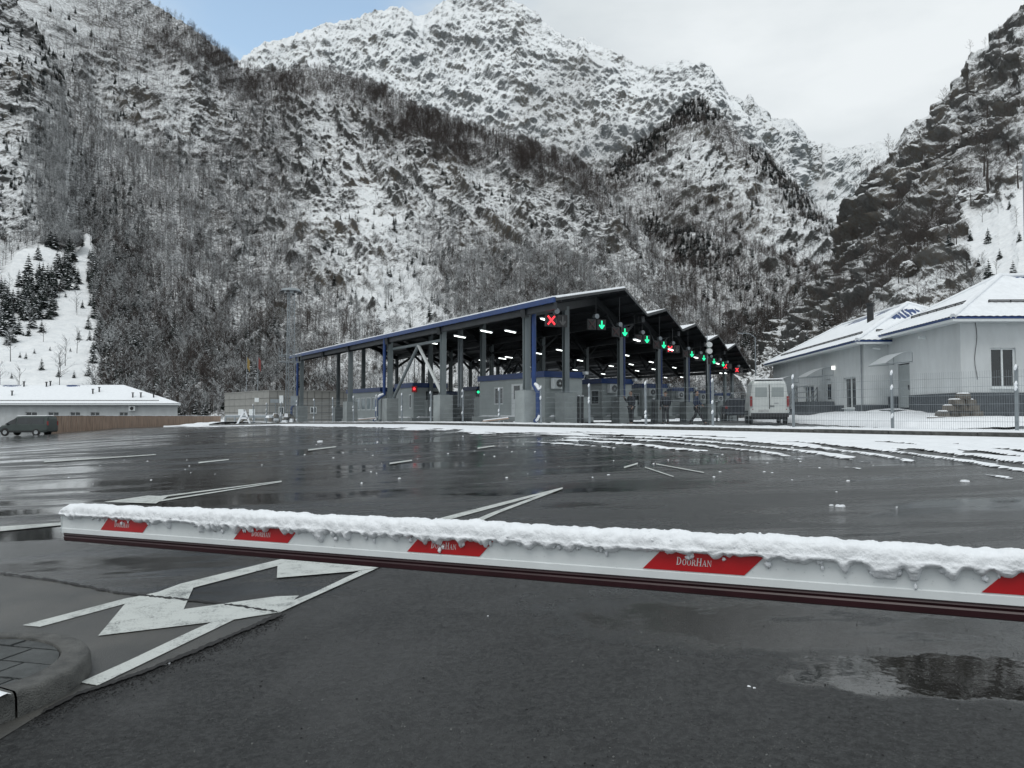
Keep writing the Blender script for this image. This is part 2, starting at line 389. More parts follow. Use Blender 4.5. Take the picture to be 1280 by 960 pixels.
def ell(PX, PY, cx, cy, rx, ry, ang=0, soft=.35):
    c, s_ = math.cos(math.radians(ang)), math.sin(math.radians(ang)); dx = PX - cx; dy = PY - cy
    r = np.sqrt(((dx * c + dy * s_) / rx) ** 2 + ((-dx * s_ + dy * c) / ry) ** 2)
    return 1 - sstep(1 - soft, 1 + soft, r)
def edge_n(PX, PY, f=.03): return fbm(PX * f, PY * f, PX * 0 + 3.3, 4)

# ---- left mountain and its long wooded shoulder
left_crest = [(-420, -260, 900), (-100, -190, 900), (100, -70, 1000), (190, 2, 1000), (215, 17, 1000), (240, 32, 1000), (262, 52, 1010), (285, 70, 1020), (300, 84, 1030), (330, 90, 1040), (370, 84, 1040), (400, 86, 1030), (440, 96, 1000), (470, 106, 970), (520, 131, 930), (560, 150, 900), (600, 162, 860), (640, 172, 830), (680, 186, 800), (720, 202, 770), (740, 216, 750), (780, 262, 700), (830, 330, 640), (880, 400, 590), (940, 470, 540), (1100, 520, 500), (1700, 530, 500)]
left_foot = [(-420, 500, 230), (0, 500, 240), (140, 500, 250), (400, 512, 260), (900, 515, 320), (1700, 540, 400)]
def m_left(PX, PY):
    e = edge_n(PX, PY); cy = np.interp(PX, [c[0] for c in left_crest], [c[1] for c in left_crest]); below = PY - cy
    fan = np.clip(ell(PX, PY + e * 20, 60, 405, 62, 105, -8, .12) + ell(PX, PY, 20, 460, 110, 45, 0, .15) + ell(PX, PY + e * 20, 104, 325, 12, 34, 10, .2) + ell(PX, PY + e * 20, 38, 330, 20, 22, 0, .3), 0, 1)
    woods = .42 + .9 * ell(PX + e * 40, PY + e * 60, 195, 270, 165, 240, -12, .6) + .8 * ell(PX, PY + e * 40, 260, 180, 210, 60, 8) + 1.6 * (1 - sstep(14, 60, below + e * 40)) * sstep(270, 330, PX) + .6 * (1 - sstep(20, 110, below + e * 40)) * (1 - sstep(270, 330, PX)) * .6
    woods += .7 * ell(PX, PY + e * 40, 620, 350, 190, 55, 10) + .5 * ell(PX, PY, 330, 420, 190, 90)
    woods += .4 * sstep(760, 820, PX); woods = np.clip(woods, 0, 1.4) * (1 - fan) * (1 - .75 * ell(PX, PY + e * 40, 455, 290, 60, 170, -25)) * (1 - .6 * ell(PX, PY, 210, 130, 90, 50, 20))
    rocky = np.clip(ell(PX, PY + e * 50, 450, 300, 200, 230, -25, .3) + ell(PX, PY + e * 30, 200, 125, 110, 60, 25) + ell(PX, PY + e * 40, 640, 300, 170, 140) + .8 * ell(PX, PY, 230, 440, 150, 60), 0, 1)
    rocky = np.maximum(rocky, .7 * sstep(740, 800, PX)); rocky *= (1 - .8 * np.clip((1 - sstep(10, 45, below)), 0, 1))
    return dict(snowy=fan * (.62 + .5 * edge_n(PX, PY, .12)) - .07 * rocky + .02 + .18 * ell(PX, PY, 520, 340, 60, 130, -20), woods=woods, rocky=np.clip(rocky, 0, 1) * (1 - fan), fan=fan)
def d_left(X, Y, Z, PX, PY, mk):
    r = mk['rocky']; fan = mk['fan']
    big = fbm(X / 170, Y / 260, Z / 150, 3) * 32
    # slanting buttresses
    a = X * .78 + Z * .62; b = -X * .62 + Z * .78
    rd = ridged(b / 95 + 3, Y / 160, a / 30, 5) - .45
    cr_ = ridged(X / 26, Y / 40, Z / 20 + .4 * fbm(X / 60, Y / 60, Z / 60, 2), 5) - .45
    fine = fbm(X / 13, Y / 18, Z / 11, 5, 2.1, .62)
    return (big * .8 + rd * (4 + 19 * r) + cr_ * (2 + 4 * r) + fine * (2.2 + 5.5 * r)) * (1 - fan * .90) + fan * fbm(X / 30, Y / 30, Z / 30, 4) * 4
M['rock_left'] = rock_material('rock_left', .12, 1.0, .36, .48)
layer('left_mountain', left_crest, left_foot, pxr(-20, 980, 1.5), 330, M['rock_left'], 1.15, d_left, m_left)
# ---- dark buttress at the far left edge
butt_crest = [(-420, -200, 560), (-100, -100, 580), (0, -20, 600), (22, 5, 600), (45, 30, 600), (62, 60, 600), (76, 95, 590), (86, 140, 570), (92, 190, 540), (88, 240, 510), (72, 300, 470), (60, 350, 430), (48, 385, 400), (28, 420, 370), (0, 430, 350)]
butt_crest = [(-420, -200, 560), (-100, -100, 580), (0, -20, 600), (22, 5, 600), (45, 30, 600), (62, 60, 600), (76, 95, 590), (84, 150, 570), (86, 200, 540), (84, 250, 510), (80, 296, 480), (100, 305, 470)]
def m_butt(PX, PY):
    return dict(snowy=PX * 0, woods=.45 + .5 * sstep(20, 80, PX), rocky=PX * 0 + .7, fan=PX * 0)
layer('left_buttress', butt_crest, [(-420, 330, 420), (0, 325, 430), (40, 312, 440), (100, 300, 450)], np.concatenate([np.arange(-420, -20, 14.), np.arange(-20, 100, 1.5)]), 260, M['rock_left'], 1.1, lambda X, Y, Z, PX, PY, mk: d_left(X, Y, Z, PX, PY, mk) * .6, m_butt)
# ---- high snowy peak
peak_crest = [(-420, 40, 2300), (200, 110, 2300), (270, 90, 2300), (296, 72, 2300), (320, 55, 2300), (350, 47, 2350), (375, 38, 2400), (410, 25, 2400), (450, 22, 2450), (470, 14, 2450), (500, 12, 2500), (530, 22, 2500), (545, 6, 2550), (570, -6, 2600), (600, -10, 2600), (630, -2, 2600), (645, 2, 2600), (660, 12, 2550), (690, 32, 2500), (715, 46, 2450), (724, 41, 2450), (745, 52, 2400), (780, 68, 2350), (805, 81, 2300), (830, 75, 2300), (860, 73, 2250), (890, 80, 2200), (905, 97, 2200), (925, 130, 2150), (950, 175, 2100), (1000, 260, 2000), (1060, 340, 1900), (1700, 420, 1900)]
def m_peak(PX, PY):
    e = edge_n(PX, PY)
    return dict(snowy=.10 + .12 * ell(PX, PY, 420, 70, 160, 50) + 0 * PX, woods=.9 * sstep(120, 190, PY + e * 40) * ell(PX, PY, 760, 200, 160, 110) + .6 * ell(PX, PY, 700, 110, 60, 30, -30), rocky=.8 + 0 * PX, fan=0 * PX)
def d_peak(X, Y, Z, PX, PY, mk):
    a = X * .8 + Z * .6; b = -X * .6 + Z * .8
    return fbm(X / 420, Y / 500, Z / 380, 3) * 80 + (ridged(X / 240, Y / 360, Z / 210, 4) - .45) * 50 + (ridged(b / 60, Y / 120, a / 30, 5) - .45) * 16 + fbm(X / 34, Y / 44, Z / 28, 5, 2.1, .70) * 26
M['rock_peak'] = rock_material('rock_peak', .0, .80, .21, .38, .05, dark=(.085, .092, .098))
layer('snowy_peak', peak_crest, [(-420, 330, 1500), (1700, 470, 1400)], pxr(250, 1080, 1.6), 250, M['rock_peak'], 1.1, d_peak, m_peak)
# ---- far jagged ridge closing the valley
far_crest = [(-420, 300, 3300), (860, 180, 3300), (905, 118, 3300), (920, 122, 3300), (930, 124, 3300), (937, 117, 3300), (948, 128, 3300), (960, 140, 3300), (970, 148, 3300), (980, 150, 3300), (988, 148, 3300), (1000, 162, 3350), (1010, 178, 3400), (1025, 183, 3500), (1036, 178, 3500), (1050, 186, 3500), (1080, 179, 3600), (1120, 171, 3600), (1200, 165, 3600), (1700, 150, 3600)]
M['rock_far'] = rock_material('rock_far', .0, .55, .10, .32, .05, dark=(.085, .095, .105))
layer('far_ridge', far_crest, [(-420, 420, 2400), (1700, 420, 2400)], pxr(880, 1180, 1.6), 170, M['rock_far'], 1.1, lambda X, Y, Z, PX, PY, mk: d_peak(X, Y, Z, PX, PY, mk) * 1.25, lambda PX, PY: dict(snowy=.16 + 0 * PX, woods=0 * PX + .2, rocky=PX * 0, fan=PX * 0))
# ---- pyramid-shaped spur in the middle
mid_crest = [(-420, 400, 1100), (640, 330, 1100), (700, 280, 1150), (740, 235, 1200), (765, 205, 1250), (790, 185, 1280), (812, 165, 1300), (830, 150, 1300), (850, 136, 1300), (868, 125, 1300), (880, 128, 1300), (892, 142, 1280), (912, 156, 1250), (940, 180, 1200), (970, 203, 1150), (1000, 236, 1100), (1030, 266, 1050), (1046, 292, 1020), (1056, 320, 980), (1080, 380, 900), (1120, 440, 800), (1300, 480, 800), (1700, 480, 800)]
def m_mid(PX, PY):
    e = edge_n(PX, PY); cy = np.interp(PX, [c[0] for c in mid_crest], [c[1] for c in mid_crest])
    wo = .35 + .9 * (1 - sstep(12, 60, PY - cy + e * 30)) * 1.6 * (1 - sstep(880, 1000, PX) * .7) + .7 * ell(PX, PY + e * 40, 850, 290, 90, 60, 20) + .6 * ell(PX, PY + e * 40, 960, 380, 90, 60)
    return dict(snowy=.05 + .25 * ell(PX, PY, 930, 290, 50, 30, 15), woods=wo, rocky=.75 + 0 * PX, fan=0 * PX)
def d_mid(X, Y, Z, PX, PY, mk):
    a = X * .75 - Z * .66; b = X * .66 + Z * .75
    return fbm(X / 200, Y / 300, Z / 180, 3) * 34 + (ridged(X / 120, Y / 160, Z / 90, 4) - .45) * 30 + (ridged(b / 60, Y / 70, a / 20, 5) - .45) * 11 + fbm(X / 18, Y / 24, Z / 15, 5, 2.1, .64) * 9
M['rock_mid'] = rock_material('rock_mid', .15, .7, .31, .45, .06, dark=(.035, .038, .038))
layer('middle_spur', mid_crest, [(-420, 510, 480), (700, 500, 480), (1000, 495, 480), (1700, 500, 500)], pxr(640, 1100, 1.5), 300, M['rock_mid'], 1.1, d_mid, m_mid)
# ---- brown crag on the right
crag_crest = [(925, 470, 420), (940, 452, 420), (960, 425, 420), (985, 392, 410), (1010, 350, 400), (1030, 318, 395), (1045, 296, 390), (1058, 272, 380), (1066, 258, 375), (1076, 240, 370), (1082, 226, 368), (1096, 204, 365), (1108, 198, 360), (1120, 180, 355), (1128, 158, 350), (1137, 148, 350), (1150, 142, 345), (1160, 130, 345), (1172, 118, 340), (1184, 100, 335), (1202, 92, 330), (1208, 72, 325), (1222, 66, 325), (1238, 56, 320), (1248, 40, 320), (1262, 34, 315), (1270, 20, 310), (1284, 12, 310), (1400, -60, 300), (1700, -200, 300)]
crag_foot = [(925, 480, 250), (1000, 480, 190), (1100, 455, 120), (1200, 440, 85), (1280, 430, 75), (1700, 420, 60)]
def m_crag(PX, PY):
    e = edge_n(PX, PY, .05)
    line = 230 + (1280 - PX) * .82      # lower snowy slope below this
    low = sstep(-14, 14, PY - line + e * 26) * sstep(1085, 1130, PX)
    wo = .25 + .8 * ell(PX, PY, 1050, 350, 90, 70, -40) + .5 * ell(PX, PY, 1180, 230, 90, 40, -35)
    outc = ell(PX, PY + e * 20, 1165, 352, 62, 34, -28, .25)
    low = low * (1 - outc)
    return dict(snowy=low * .42 - .10 * (1 - low) * sstep(1000, 1060, PX) + .03, woods=wo * (1 - low * .7), rocky=1 - low, fan=low)
def d_crag(X, Y, Z, PX, PY, mk):
    k = np.clip(Y / 260, .3, 1.15)
    a = X * .8 - Z * .6 + Y * .2; b = X * .6 + Z * .8
    t = b / 9 + 1.3 * fbm(X / 30, Y / 30, Z / 30, 3); st = np.abs((t % 1) - .5) * 2
    d = fbm(X / 60, Y / 60, Z / 50, 3) * 14 + (ridged(a / 42, Y / 50, b / 16, 5) - .45) * 12 + (st - .5) * 1.6 + (ridged(X / 12, Y / 12, Z / 7, 4) - .4) * 2.6 + fbm(X / 5, Y / 5, Z / 3.6, 5, 2.1, .62) * 2.4
    low = mk['fan']
    return d * k * (1 - .86 * low) + low * (ridged(X / 5, Y / 5, Z / 3, 4) - .4) * 1.0 * k
M['rock_crag'] = rock_material('rock_crag', .12, 2.8, .30, .44, .07, dark=(.046, .048, .048))
layer('right_crag', crag_crest, crag_foot, np.concatenate([np.arange(925, 1320, 1.3), np.arange(1320, 1700, 8.)]), 330, M['rock_crag'], 1.25, d_crag, m_crag)

# ------------------------------------------------------------------ woods on the slopes (proto trees, then a scatter)
def bare_tree_mesh(name, h, nb, twig_mat, seed, wd=1.0, tw=3):
    r = random.Random(seed); mb = MB()
    def strip(p, d, L, wv, mi, drop=0):
        s_ = Vector((r.uniform(-1, 1), r.uniform(-1, 1), r.uniform(-1, 1))).cross(d).normalized() * wv
        mb.face([p - s_, p + s_, p + d * L + Vector((0, 0, drop))], mi); return p + d * L
    pts = [Vector((0, 0, -h * .08))]; 
    for i in range(1, 5): pts.append(Vector((r.uniform(-.03, .03) * h * i / 3, r.uniform(-.03, .03) * h * i / 3, h * i / 4)))
    mb.tube(pts, [.011 * h * wd * (1 - i / 4.6) ** 1.0 for i in range(5)], 4, 0, cap=False)
    for i in range(nb):
        f = .28 + .72 * (i + r.random()) / nb; k = f * 4; j = min(3, int(k)); p = pts[j].lerp(pts[j + 1], k - j) if f < 1 else pts[4]
        a = r.uniform(0, 6.28); up = .55 + .8 * f; d = Vector((math.cos(a), math.sin(a), up * r.uniform(.7, 1.2))).normalized()
        L = h * .40 * (1.1 - .65 * f) * r.uniform(.7, 1.25)
        q = p + d * L * .5
        strip(p, d, L, .006 * h * wd, 0)
        for t_ in range(tw):
            pp = p + d * L * r.uniform(.25, .95); dd = (d + Vector((r.uniform(-.8, .8), r.uniform(-.8, .8), r.uniform(-.2, .7)))).normalized()
            L2 = L * r.uniform(.3, .6); strip(pp, dd, L2, .0042 * h * wd, 1)
            for u_ in range(2):
                ppp = pp + dd * L2 * r.uniform(.3, .9); d3 = (dd + Vector((r.uniform(-.9, .9), r.uniform(-.9, .9), r.uniform(-.3, .6)))).normalized()
                strip(ppp, d3, L2 * .6, .0034 * h * wd, 1)
    me = bpy.data.meshes.new(name); me.from_pydata(mb.v, [], mb.f); me.materials.append(M['frostbark'] if twig_mat is M['frost'] else M['bark']); me.materials.append(twig_mat)
    me.polygons.foreach_set('material_index', mb.m); me.update(); return me
def conifer_mesh(name, h, seed, tiers=11, wide=.20, snow=.35):
    r = random.Random(seed); mb = MB(); mb.tube([(0, 0, -h * .05), (0, 0, h)], [.02 * h, .004 * h], 5, 0)
    for i in range(tiers):
        f = i / (tiers - 1); z = h * (.10 + .88 * f); R = h * wide * (1 - f) ** .8 + h * .018
        n = max(4, int(11 - 6 * f))
        for k in range(n):
            a = 6.283 * (k + r.random() * .8) / n + i; L = R * r.uniform(.7, 1.2); c, s_ = math.cos(a), math.sin(a)
            wv = L * .30 + .01 * h; dz = -L * r.uniform(.15, .5); zz = z + r.uniform(-.02, .02) * h
            p0 = Vector((0, 0, zz + .01 * h)); m1 = Vector((c * L * .55 - s_ * wv, s_ * L * .55 + c * wv, zz + dz * .5)); m2 = Vector((c * L * .55 + s_ * wv, s_ * L * .55 - c * wv, zz + dz * .5)); e = Vector((c * L, s_ * L, zz + dz))
            mb.face([p0, m2, e, m1], 2 if r.random() < snow else 1)
            mb.face([p0 + Vector((0, 0, -.03 * h)), m2 + Vector((0, 0, -.035 * h)), e + Vector((0, 0, -.01 * h)), m1 + Vector((0, 0, -.035 * h))], 1)
    me = bpy.data.meshes.new(name); me.from_pydata(mb.v, [], mb.f)
    for m in (M['bark'], M['needle'], M['snow']): me.materials.append(m)
    me.polygons.foreach_set('material_index', mb.m); me.update(); return me
def protos(tagname, meshes):
    col = bpy.data.collections.new(tagname)
    for me in meshes: o = bpy.data.objects.new(me.name, me); col.objects.link(o)
    return col
PB = protos('bare_brown', [bare_tree_mesh('bare_tree_brown', 10, 15, M['twig'], 10 + i, 1.25) for i in range(4)])
PF = protos('bare_frosted', [bare_tree_mesh('bare_tree_frosted', 10, 15, M['frost'], 20 + i, 1.3) for i in range(4)])
PC = protos('conifers', [conifer_mesh('conifer_tree', 10, 30 + i, 9, .2, .35) for i in range(3)])
def scatter(name, col, pts, scl, label=None):
    me = bpy.data.meshes.new(name); me.from_pydata([tuple(p) for p in pts], [], [])
    a = me.attributes.new('sc', 'FLOAT', 'POINT'); a.data.foreach_set('value', np.asarray(scl, np.float32))
    r_ = me.attributes.new('rt', 'FLOAT', 'POINT'); r_.data.foreach_set('value', RS.uniform(0, 6.28, len(scl)).astype(np.float32))
    o = bpy.data.objects.new(name, me); C.objects.link(o); o['kind'] = 'stuff'
    if label: tag(o, label, 'trees')
    g = bpy.data.node_groups.new(name, 'GeometryNodeTree')
    g.interface.new_socket('Geometry', in_out='INPUT', socket_type='NodeSocketGeometry'); g.interface.new_socket('Geometry', in_out='OUTPUT', socket_type='NodeSocketGeometry')
    gi = N(g, 'NodeGroupInput'); go = N(g, 'NodeGroupOutput'); ip = N(g, 'GeometryNodeInstanceOnPoints'); ci = N(g, 'GeometryNodeCollectionInfo')
    ci.inputs['Collection'].default_value = col; ci.inputs['Separate Children'].default_value = True; ip.inputs['Pick Instance'].default_value = True
    na = N(g, 'GeometryNodeInputNamedAttribute', data_type='FLOAT'); na.inputs['Name'].default_value = 'sc'
    nr = N(g, 'GeometryNodeInputNamedAttribute', data_type='FLOAT'); nr.inputs['Name'].default_value = 'rt'
    cx = N(g, 'ShaderNodeCombineXYZ'); g.links.new(nr.outputs['Attribute'], cx.inputs[2])
    g.links.new(gi.outputs[0], ip.inputs['Points']); g.links.new(ci.outputs[0], ip.inputs['Instance']); g.links.new(na.outputs['Attribute'], ip.inputs['Scale']); g.links.new(cx.outputs[0], ip.inputs['Rotation'])
    g.links.new(ip.outputs[0], go.inputs[0])
    md = o.modifiers.new('scatter', 'NODES'); md.node_group = g
    return o
def pick(lay, n, wfun, pxlo=-30, pxhi=1310):
    P, PX, PY, mk, _ = LAYERS[lay]
    sel = (PX > pxlo) & (PX < pxhi) & (PY > -30)
    ww = np.where(sel, np.clip(wfun(PX, PY, mk), 0, None), 0); 
    ww = ww.ravel(); idx = RS.choice(len(ww), n, replace=True, p=ww / ww.sum())
    p = P.reshape(-1, 3)[idx]; jit = p[:, 1:2] / F * 1.2
    return p + RS.uniform(-1, 1, p.shape) * jit * np.array([1, 1, .2]), idx
p, i = pick('left_mountain', 20000, lambda X, Y, m: np.clip(m['woods'] - .25, .02, 2) ** 1.3 * (.3 + sstep(-.1, .3, edge_n(X, Y, .05))) * (ell(X, Y, 150, 330, 130, 200) * .10 + ell(X, Y, 500, 130, 330, 60, 15) * 4.0 + .5))
scatter('brown_woods', PB, p, RS.uniform(.5, 1.05, len(p)), 'brown leafless woods along the crest of the left mountain')
p, i = pick('left_mountain', 8500, lambda X, Y, m: np.clip(m['woods'] - .1, .03, 2) * (1 - .55 * ell(X, Y, 190, 430, 120, 110, 0, .6)) * (.4 + ell(X, Y, 180, 300, 160, 220, 0, .7) * 1.3 + ell(X, Y, 620, 370, 160, 70)))
scatter('frosted_woods', PF, p, RS.uniform(.55, 1.15, len(p)), 'frosted pale grey leafless woods low on the left mountain')
p, i = pick('middle_spur', 9000, lambda X, Y, m: np.clip(m['woods'] - .2, .02, 2))
scatter('spur_woods', PB, p, RS.uniform(.7, 1.4, len(p)), 'dark bare woods on the pointed spur behind the canopy')
p, i = pick('left_mountain', 2000, lambda X, Y, m: (1 - m['fan']) * (sstep(0, .3, edge_n(X + 300, Y, .04)) * .5 + 2.5 * ell(X, Y, 140, 350, 50, 110) + 2 * ell(X, Y, 40, 385, 45, 30, 25) * 1 + 1.2 * ell(X, Y, 250, 440, 130, 60)))
scatter('evergreen_woods', PC, p, RS.uniform(.4, .95, len(p)), 'dark evergreens scattered on the left mountain slope')
P_, PX_, PY_, mk_, _ = LAYERS['left_mountain']
p, i = pick('middle_spur', 900, lambda X, Y, m: sstep(.0, .3, edge_n(X + 300, Y, .04)) + 2 * ell(X, Y, 975, 420, 60, 60))
scatter('spur_evergreens', PC, p, RS.uniform(.7, 1.4, len(p)), 'dark evergreens scattered on the pointed spur')
p, i = pick('left_buttress', 600, lambda X, Y, m: m['woods'] * (.2 + sstep(0, .3, edge_n(X, Y, .06))))
scatter('buttress_evergreens', PC, p, RS.uniform(.3, .6, len(p)), 'small evergreens clinging to the rock at the far left')
p, i = pick('left_buttress', 1500, lambda X, Y, m: sstep(10, 80, X) * sstep(60, 200, Y))
scatter('buttress_woods', PF, p, RS.uniform(.5, .9, len(p)), 'frosted bare trees on the right flank of the far left rock')
p, i = pick('middle_spur', 1300, lambda X, Y, m: ell(X, Y, 815, 165, 70, 16, -48) * 1.2 + ell(X, Y, 868, 140, 34, 14) + .8 * ell(X, Y, 850, 300, 60, 14, 30) + .7 * ell(X, Y, 985, 235, 60, 9, 45))
scatter('spur_crest_woods', PC, p, RS.uniform(.6, 1.2, len(p)), 'dark evergreen line up the ridge of the pointed spur')
p, i = pick('right_crag', 900, lambda X, Y, m: (m['woods'] * (1 - m['fan']) + .02) * (1 / (1 + np.exp((Y - 440) / 10))), 930, 1300)
pd_ = p[:, 1]
scatter('crag_woods', PB, p, RS.uniform(.35, .8, len(p)) * np.clip(pd_ / 300, .5, 1.1), 'thin bare woods on the brown crag at the right')
# ================================================================== GROUND
def sdgrid(s, d, hfun=None, off=0.0):
    S, D_ = np.meshgrid(s, d, indexing='ij'); X, Y = XY(S, D_); Z = H(X, Y) + off
    return S, D_, np.stack([X, Y, Z], -1)
def dmax(s): return np.interp(s, [-60, 60, 75, 112, 125, 160], [KD, KD, -1.0, 12.0, 19.0, 19.0])
# wide snowy valley floor, to the feet of the mountains and beyond
gx = np.concatenate([-np.geomspace(6000, 200, 14), np.linspace(-190, 190, 60), np.geomspace(200, 6000, 14)])
gy = np.concatenate([-np.geomspace(6000, 60, 12), np.linspace(-50, 330, 64), np.geomspace(360, 6000, 12)])
GX, GY = np.meshgrid(gx, gy, indexing='ij'); GZ = H(GX, GY) - .18
s_, d_ = SD(GX, GY); GZ = np.where(np.abs(GX) + np.abs(GY) > 900, np.minimum(GZ, 0) - .3, GZ)
grid_mesh('ground', np.stack([GX, GY, np.clip(GZ, -6, 2)], -1), M['snow'], kind='structure')

def asphalt_material():
    m = bpy.data.materials.new('wet_asphalt'); m.use_nodes = True; t = m.node_tree; b = t.nodes['Principled BSDF']
    tc = N(t, 'ShaderNodeTexCoord'); P = tc.outputs['Object']
    n_ag = noise(t, P, 130, 3, .6); n_mid = noise(t, P, 9, 5, .6); n_big = noise(t, P, .45, 4, .55, .6)
    st = mapping(t, P, scale=(.12, .9, 1), rot=(0, 0, -.92)); n_st = noise(t, st, 1.1, 5, .6)
    base = mix_rgb(t, mapr(t, n_ag, .35, .75), (.040, .043, .044), (.095, .100, .100))
    sp = noise(t, P, 26, 8, .88); vo = N(t, 'ShaderNodeTexVoronoi'); vo.inputs['Scale'].default_value = 48; t.links.new(P, vo.inputs[0])
    base = mix_rgb(t, mapr(t, sp, .47, .54), (.012, .013, .014), base); base = mix_rgb(t, mth(t, 'MULTIPLY', mapr(t, vo.outputs['Distance'], .22, .10), mapr(t, sp, .45, .6)), base, (.15, .155, .155))  # pale specks: stone chips, with wet glints put into the colour
    base = mix_rgb(t, mth(t, 'MULTIPLY', mapr(t, n_big, .40, .62), .35), base, (.028, .030, .031))
    base = mix_rgb(t, mth(t, 'MULTIPLY', mapr(t, n_mid, .35, .7), .22), base, (.070, .073, .073))
    sx = N(t, 'ShaderNodeSeparateXYZ'); t.links.new(P, sx.inputs[0])
    dist = N(t, 'ShaderNodeVectorMath', operation='LENGTH'); t.links.new(P, dist.inputs[0]); D = dist.outputs['Value']
    # the lot beyond the barrier is running wet, this side is only damp
    wet = mapr(t, mth(t, 'ADD', D, mth(t, 'MULTIPLY', mth(t, 'SUBTRACT', n_big, .5), 4.5)), 5.3, 7.6)
    # standing water
    def pud(cx, cy, rx, ry, ang, k=.8, soft=.12):
        v = mapping(t, P, loc=(0, 0, 0)); a = N(t, 'ShaderNodeVectorMath', operation='SUBTRACT'); t.links.new(v, a.inputs[0]); a.inputs[1].default_value = (cx, cy, 0)
        r = mapping(t, a.outputs[0], rot=(0, 0, -ang)); r2 = mapping(t, r, scale=(1 / rx, 1 / ry, 0))
        l = N(t, 'ShaderNodeVectorMath', operation='LENGTH'); t.links.new(r2, l.inputs[0])
        q = mth(t, 'ADD', l.outputs['Value'], mth(t, 'MULTIPLY', mth(t, 'SUBTRACT', noise(t, P, 3.2, 5, .65), .5), k))
        return mapr(t, q, 1 - soft, 1 + soft, 1, 0)
    ang = math.radians(-14)
    c1 = gp(1225, 848); c2 = gp(1080, 800); c3 = gp(960, 775)
    p1 = pud(c1[0] - .1, c1[1] + .04, .90, .33, ang, 1.1); p2 = pud(c2[0] - .15, c2[1] + .30, 1.75, .62, ang, 1.2, .40); 
    p2 = mth(t, 'MULTIPLY', p2, mapr(t, noise(t, mapping(t, P, scale=(.6, 1.3, 1), rot=(0, 0, .24)), 2.2, 5, .7), .30, .44))
    c4 = gp(1150, 690); p4 = mth(t, 'MULTIPLY', pud(c4[0], c4[1], 4.5, 2.2, ang, 1.0, .5), mapr(t, n_st, .38, .58))
    st2 = mapping(t, P, scale=(.30, 1.3, 1), rot=(0, 0, -.2)); pools = mth(t, 'MULTIPLY', wet, mapr(t, noise(t, st2, .7, 6, .62, .5), .50, .58))
    c5 = gp(40, 640); p5 = mth(t, 'MULTIPLY', pud(c5[0], c5[1], 6.5, 4.6, ang, .8, .5), mapr(t, n_st, .34, .52)); water = mth(t, 'MAXIMUM', p1, mth(t, 'MULTIPLY', p2, .92)); water = mth(t, 'MAXIMUM', water, mth(t, 'MULTIPLY', p5, .95)); water = mth(t, 'MAXIMUM', water, mth(t, 'MULTIPLY', pools, .8))
    film = mth(t, 'MULTIPLY', wet, mapr(t, n_st, .40, .58, .45, 1))
    film = mth(t, 'MAXIMUM', film, mth(t, 'MULTIPLY', p4, .9))
    near_damp = mapr(t, n_big, .35, .65, .30, .62)
    film = mth(t, 'MAXIMUM', film, near_damp)
    rough = mapr(t, film, 0, 1, .60, .09, False)
    rough = mth(t, 'ADD', rough, mth(t, 'MULTIPLY', mth(t, 'SUBTRACT', n_mid, .5), .12))
    rg = N(t, 'ShaderNodeMix', data_type='FLOAT'); t.links.new(water, rg.inputs[0]); t.links.new(rough, rg.inputs[2]); rg.inputs[3].default_value = .035
    t.links.new(rg.outputs[0], b.inputs['Roughness'])
    col = mix_rgb(t, film, base, mix_rgb(t, .25, base, (.012, .013, .014)))
    col = mix_rgb(t, water, col, (.012, .012, .011)); t.links.new(col, b.inputs['Base Color'])
    t.links.new(mapr(t, film, .3, 1, .5, .85, False), b.inputs['Specular IOR Level'])
    # relief: aggregate where dry, level water where flooded
    hb = mth(t, 'ADD', mth(t, 'MULTIPLY', sp, 1.4), mth(t, 'MULTIPLY', noise(t, P, 34, 4, .6), .5))
    bp = N(t, 'ShaderNodeBump'); bp.inputs['Distance'].default_value = .024
    bs = mth(t, 'MULTIPLY', mapr(t, film, .3, 1, 1.0, .16, False), mapr(t, D, 4, 24, 1, .2)); t.links.new(bs, bp.inputs['Strength']); t.links.new(hb, bp.inputs['Height'])
    # long low ripples and unevenness, seen in the wet film
    bw = N(t, 'ShaderNodeBump'); bw.inputs['Distance'].default_value = .02; bw.inputs['Strength'].default_value = .25
    t.links.new(noise(t, mapping(t, P, scale=(1, 1, 1)), 5.0, 3, .55), bw.inputs['Height']); t.links.new(bp.outputs[0], bw.inputs['Normal'])
    up = N(t, 'ShaderNodeCombineXYZ'); up.inputs[2].default_value = 1
    wv = N(t, 'ShaderNodeBump'); wv.inputs['Distance'].default_value = .004; wv.inputs['Strength'].default_value = .12
    t.links.new(noise(t, P, 14, 2, .5), wv.inputs['Height']); t.links.new(up.outputs[0], wv.inputs['Normal'])
    mn = N(t, 'ShaderNodeMix', data_type='VECTOR'); t.links.new(water, mn.inputs[0]); t.links.new(bw.outputs[0], mn.inputs[4]); t.links.new(wv.outputs[0], mn.inputs[5])
    t.links.new(mn.outputs[1], b.inputs['Normal'])
    return m
M['asphalt'] = asphalt_material()
# parking lot sheet
S1 = np.concatenate([np.arange(-60, -12, 4.), np.arange(-12, 60, 1.), np.arange(60, 160, 3.)]); K = np.linspace(0, 1, 60) ** .8
SS = np.repeat(S1[:, None], 60, 1); DD = -90 + (dmax(SS) + 90) * K[None]; X, Y = XY(SS, DD); Z = H(X, Y)
grid_mesh('parking_lot', np.stack([X, Y, Z], -1), M['asphalt'], kind='structure')
# road behind the fence and floor of the canopy
M['road'] = mat('inner_road', (.040, .043, .045), .38, var=.3, scale=2, bump=.3, bscale=60, stretch=(1, 1, 1))
S, D2, P = sdgrid(np.arange(-40, 70, 2.), np.arange(1.0, 75, 2.)); P[..., 2] += -.05
grid_mesh('road', P, M['road'], kind='structure')
